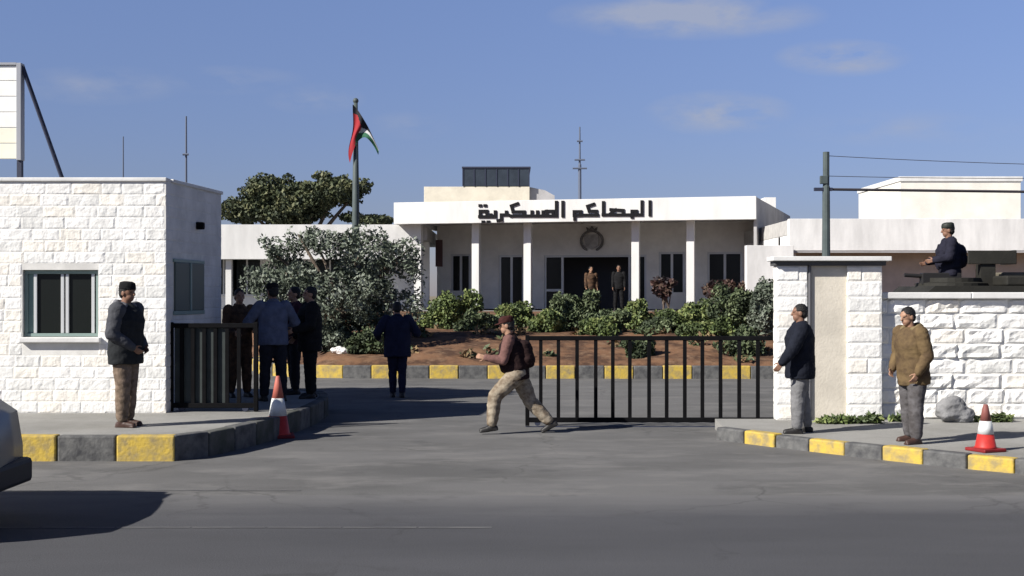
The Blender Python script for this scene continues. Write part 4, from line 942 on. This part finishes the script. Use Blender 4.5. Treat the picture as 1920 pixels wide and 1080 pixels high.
person('person in a dark helmet and slate uniform standing in the armoured vehicle above the wall', (gx(1781, VD), VD + .0, 1.42), 172, 1.76, ((0, 0), (0, 0)), (3, 3), 2, ((12, 26, 70, 22), (16, 24, 60, 20)), (0, 4), SKD, C_unif, None, C_unif, BOOT, .85, 1.25, 1.0, C_hel, False, None, C_unif, True, 10)

# ------------------------------------------------------------------ traffic cones
RED = mat('red_cone_plastic', (.46, .035, .03), .5, var=.2, scale=6); WHC = mat('white_cone_band', (.62, .64, .64), .5, var=.15, scale=8); DRED = mat('dark_red_base', (.20, .016, .018), .6, var=.2, scale=6)
def cone(loc, h, rb, label, tipm, rz=0):
    root = empty('traffic_cone', loc, rz); tag(root, label, 'traffic cone', 'red and white traffic cones')
    b = B(); box(b, -rb * 1.35, rb * 1.35, -rb * 1.35, rb * 1.35, 0, .04, .012); obj('base', b, DRED, root)
    r = lambda t: rb * (1 - t) + .028 * t
    b = B(); prof(b, (0, 0, .04), (0, 0, h), [(0, rb * 1.12), (.02, r(.03)), ((h - .04) * .32, r(.32))], 24); obj('lower_section', b, RED, root, True)
    b = B(); prof(b, (0, 0, .04), (0, 0, h), [((h - .04) * .321, r(.32) + .003), ((h - .04) * .62, r(.62) + .003)], 24); obj('reflective_band', b, WHC, root, True)
    b = B(); prof(b, (0, 0, .04), (0, 0, h), [((h - .04) * .621, r(.62)), ((h - .04) * .86, r(.86)), (h - .045, .026), (h - .04, .018)], 24); obj('tip', b, tipm, root, True)
    return root
cone((gx(521, 17.55), 17.55, .0), .84, .165, 'larger red and white traffic cone on the asphalt beside the left kerb', mat('faded_red_tip', (.42, .12, .09), .6), .2)
rcn = cone((gx(1848, 14.75), 14.75, .15), .54, .12, 'smaller red traffic cone with white collar on the right pavement', mat('dull_dark_tip', (.20, .07, .06), .6), .4)

# ------------------------------------------------------------------ things at the wall foot
bm = B(); ell(bm, (0, 0, .17), (.24, .16, .19)); ell(bm, (.09, 0, .10), (.22, .15, .14)); me = fuse(bm, .02, 2, .04, 6, 3)
o = obj('boulder', me, mat('grey_rock', (.20, .20, .205), .95, var=.25, scale=5, bump=.8), smooth=True); o.location = (gx(1782, 18.2), 18.12, .15); tag(o, 'grey boulder lying against the foot of the rough stone wall', 'boulder')
wd = 0
for i, (px, d, w_, n, lab) in enumerate(((1565, 17.9, .28, 260, 'low green weeds at the foot of the beige infill panel'), (1620, 17.95, .3, 260, 'low green weeds at the foot of the right portal pillar'), (1690, 18.2, .22, 160, 'small weeds where the portal meets the stone wall'), (1860, 18.15, .35, 200, 'thin weeds at the wall foot behind the small cone'), (1905, 18.15, .3, 200, 'thin weeds at the wall foot near the right picture edge'))):
    bm = B(); rng = random.Random(i); x = gx(px, d)
    leaves(bm, [((x, d, .19), (w_, .1, .06)), ((x + .1, d, .2), (w_ * .5, .1, .09))], n, .05, rng, 2.5, .1, 1); tag(obj('weed_clump', bm, HG), lab, 'weeds', 'weeds along the wall foot')

# ------------------------------------------------------------------ passing car at the left edge
PAINT = mat('grey_car_paint', (.13, .135, .14), .35, var=.1, scale=1, metal=.2, spec=.5); TYRE = mat('tyre_rubber', (.02, .02, .02), .85); CG = mat('car_glass', (.02, .025, .028), .05, spec=.7); PLA = mat('black_car_plastic', (.022, .022, .025), .6)
car = empty('parked_car', (-6.46, 10.62, 0)); tag(car, 'grey car whose nose enters the picture at the left edge of the road', 'car')
pf = [(-2.15, .45), (-2.2, .8), (-2.15, 1.1), (-2.1, 1.15), (-1.95, 1.72), (.3, 1.84), (.95, 1.76), (1.45, 1.12), (1.95, 1.04), (2.13, .92), (2.18, .62), (2.18, .42), (2.1, .30), (-2.1, .30)]
b = B(); secs = []
for yy, k in ((-.86, .93), (-.80, 1), (-.4, 1.0), (0, 1.01), (.4, 1.0), (.80, 1), (.86, .93)):
    row = []
    for (x, z) in pf:
        zz = z if z < 1.11 else 1.11 + (z - 1.11) * (1 if abs(yy) < .6 else .96); y2 = yy * (1 if z < 1.16 else .88)
        nose = -.10 * (abs(yy) / .86) ** 2.5 * (1 if abs(x) > 1.5 else 0) * (1 if x > 0 else -1)
        row.append(b.verts.new((x * (k if abs(x) > 1.9 else 1) + nose, y2, .62 + (zz - .62) * (k if z < 1.16 else 1))))
    secs.append(row)
for a, c in zip(secs, secs[1:]):
    for i in range(len(pf)): b.faces.new((a[i], a[(i + 1) % len(pf)], c[(i + 1) % len(pf)], c[i]))
b.faces.new(secs[0]); b.faces.new(secs[-1])
bmesh.ops.recalc_face_normals(b, faces=b.faces[:])
obj('body', b, PAINT, car, True)
for s in (-1, 1):
    b = B(); prism(b, [(-1.8, 1.2), (-1.72, 1.66), (-.05, 1.74), (-.05, 1.2)], s * .79 - .02, s * .79 + .02); prism(b, [(.02, 1.2), (.02, 1.74), (.85, 1.68), (1.2, 1.2)], s * .79 - .02, s * .79 + .02); obj('side_window', b, CG, car)
    for x in (-1.35, 1.35):
        b = B(); prof(b, (x, s * .78 - .11, .32), (x, s * .78 + .11, .32), [(0, .25), (.03, .32), (.19, .32), (.22, .25)], 24); wv = obj('wheel', b, TYRE, car)
        b = B(); prof(b, (x, s * .78 - .114, .32), (x, s * .78 + .114, .32), [(0, .2), (.228, .2)], 16); obj('rim', b, M_alu, wv)
    b = B(); ell(b, (1.99, s * .60, .80), (.10, .17, .08)); obj('headlight', b, mat('lamp_glass', (.10, .11, .12), .1), car)
b = B(); prism(b, [(1.0, 1.72), (1.42, 1.18), (1.44, 1.2), (1.02, 1.74)], -.64, .64); obj('windscreen', b, CG, car)
b = B(); box(b, 2.0, 2.215, -.74, .74, .30, .52, .04); obj('bumper', b, PLA, car)
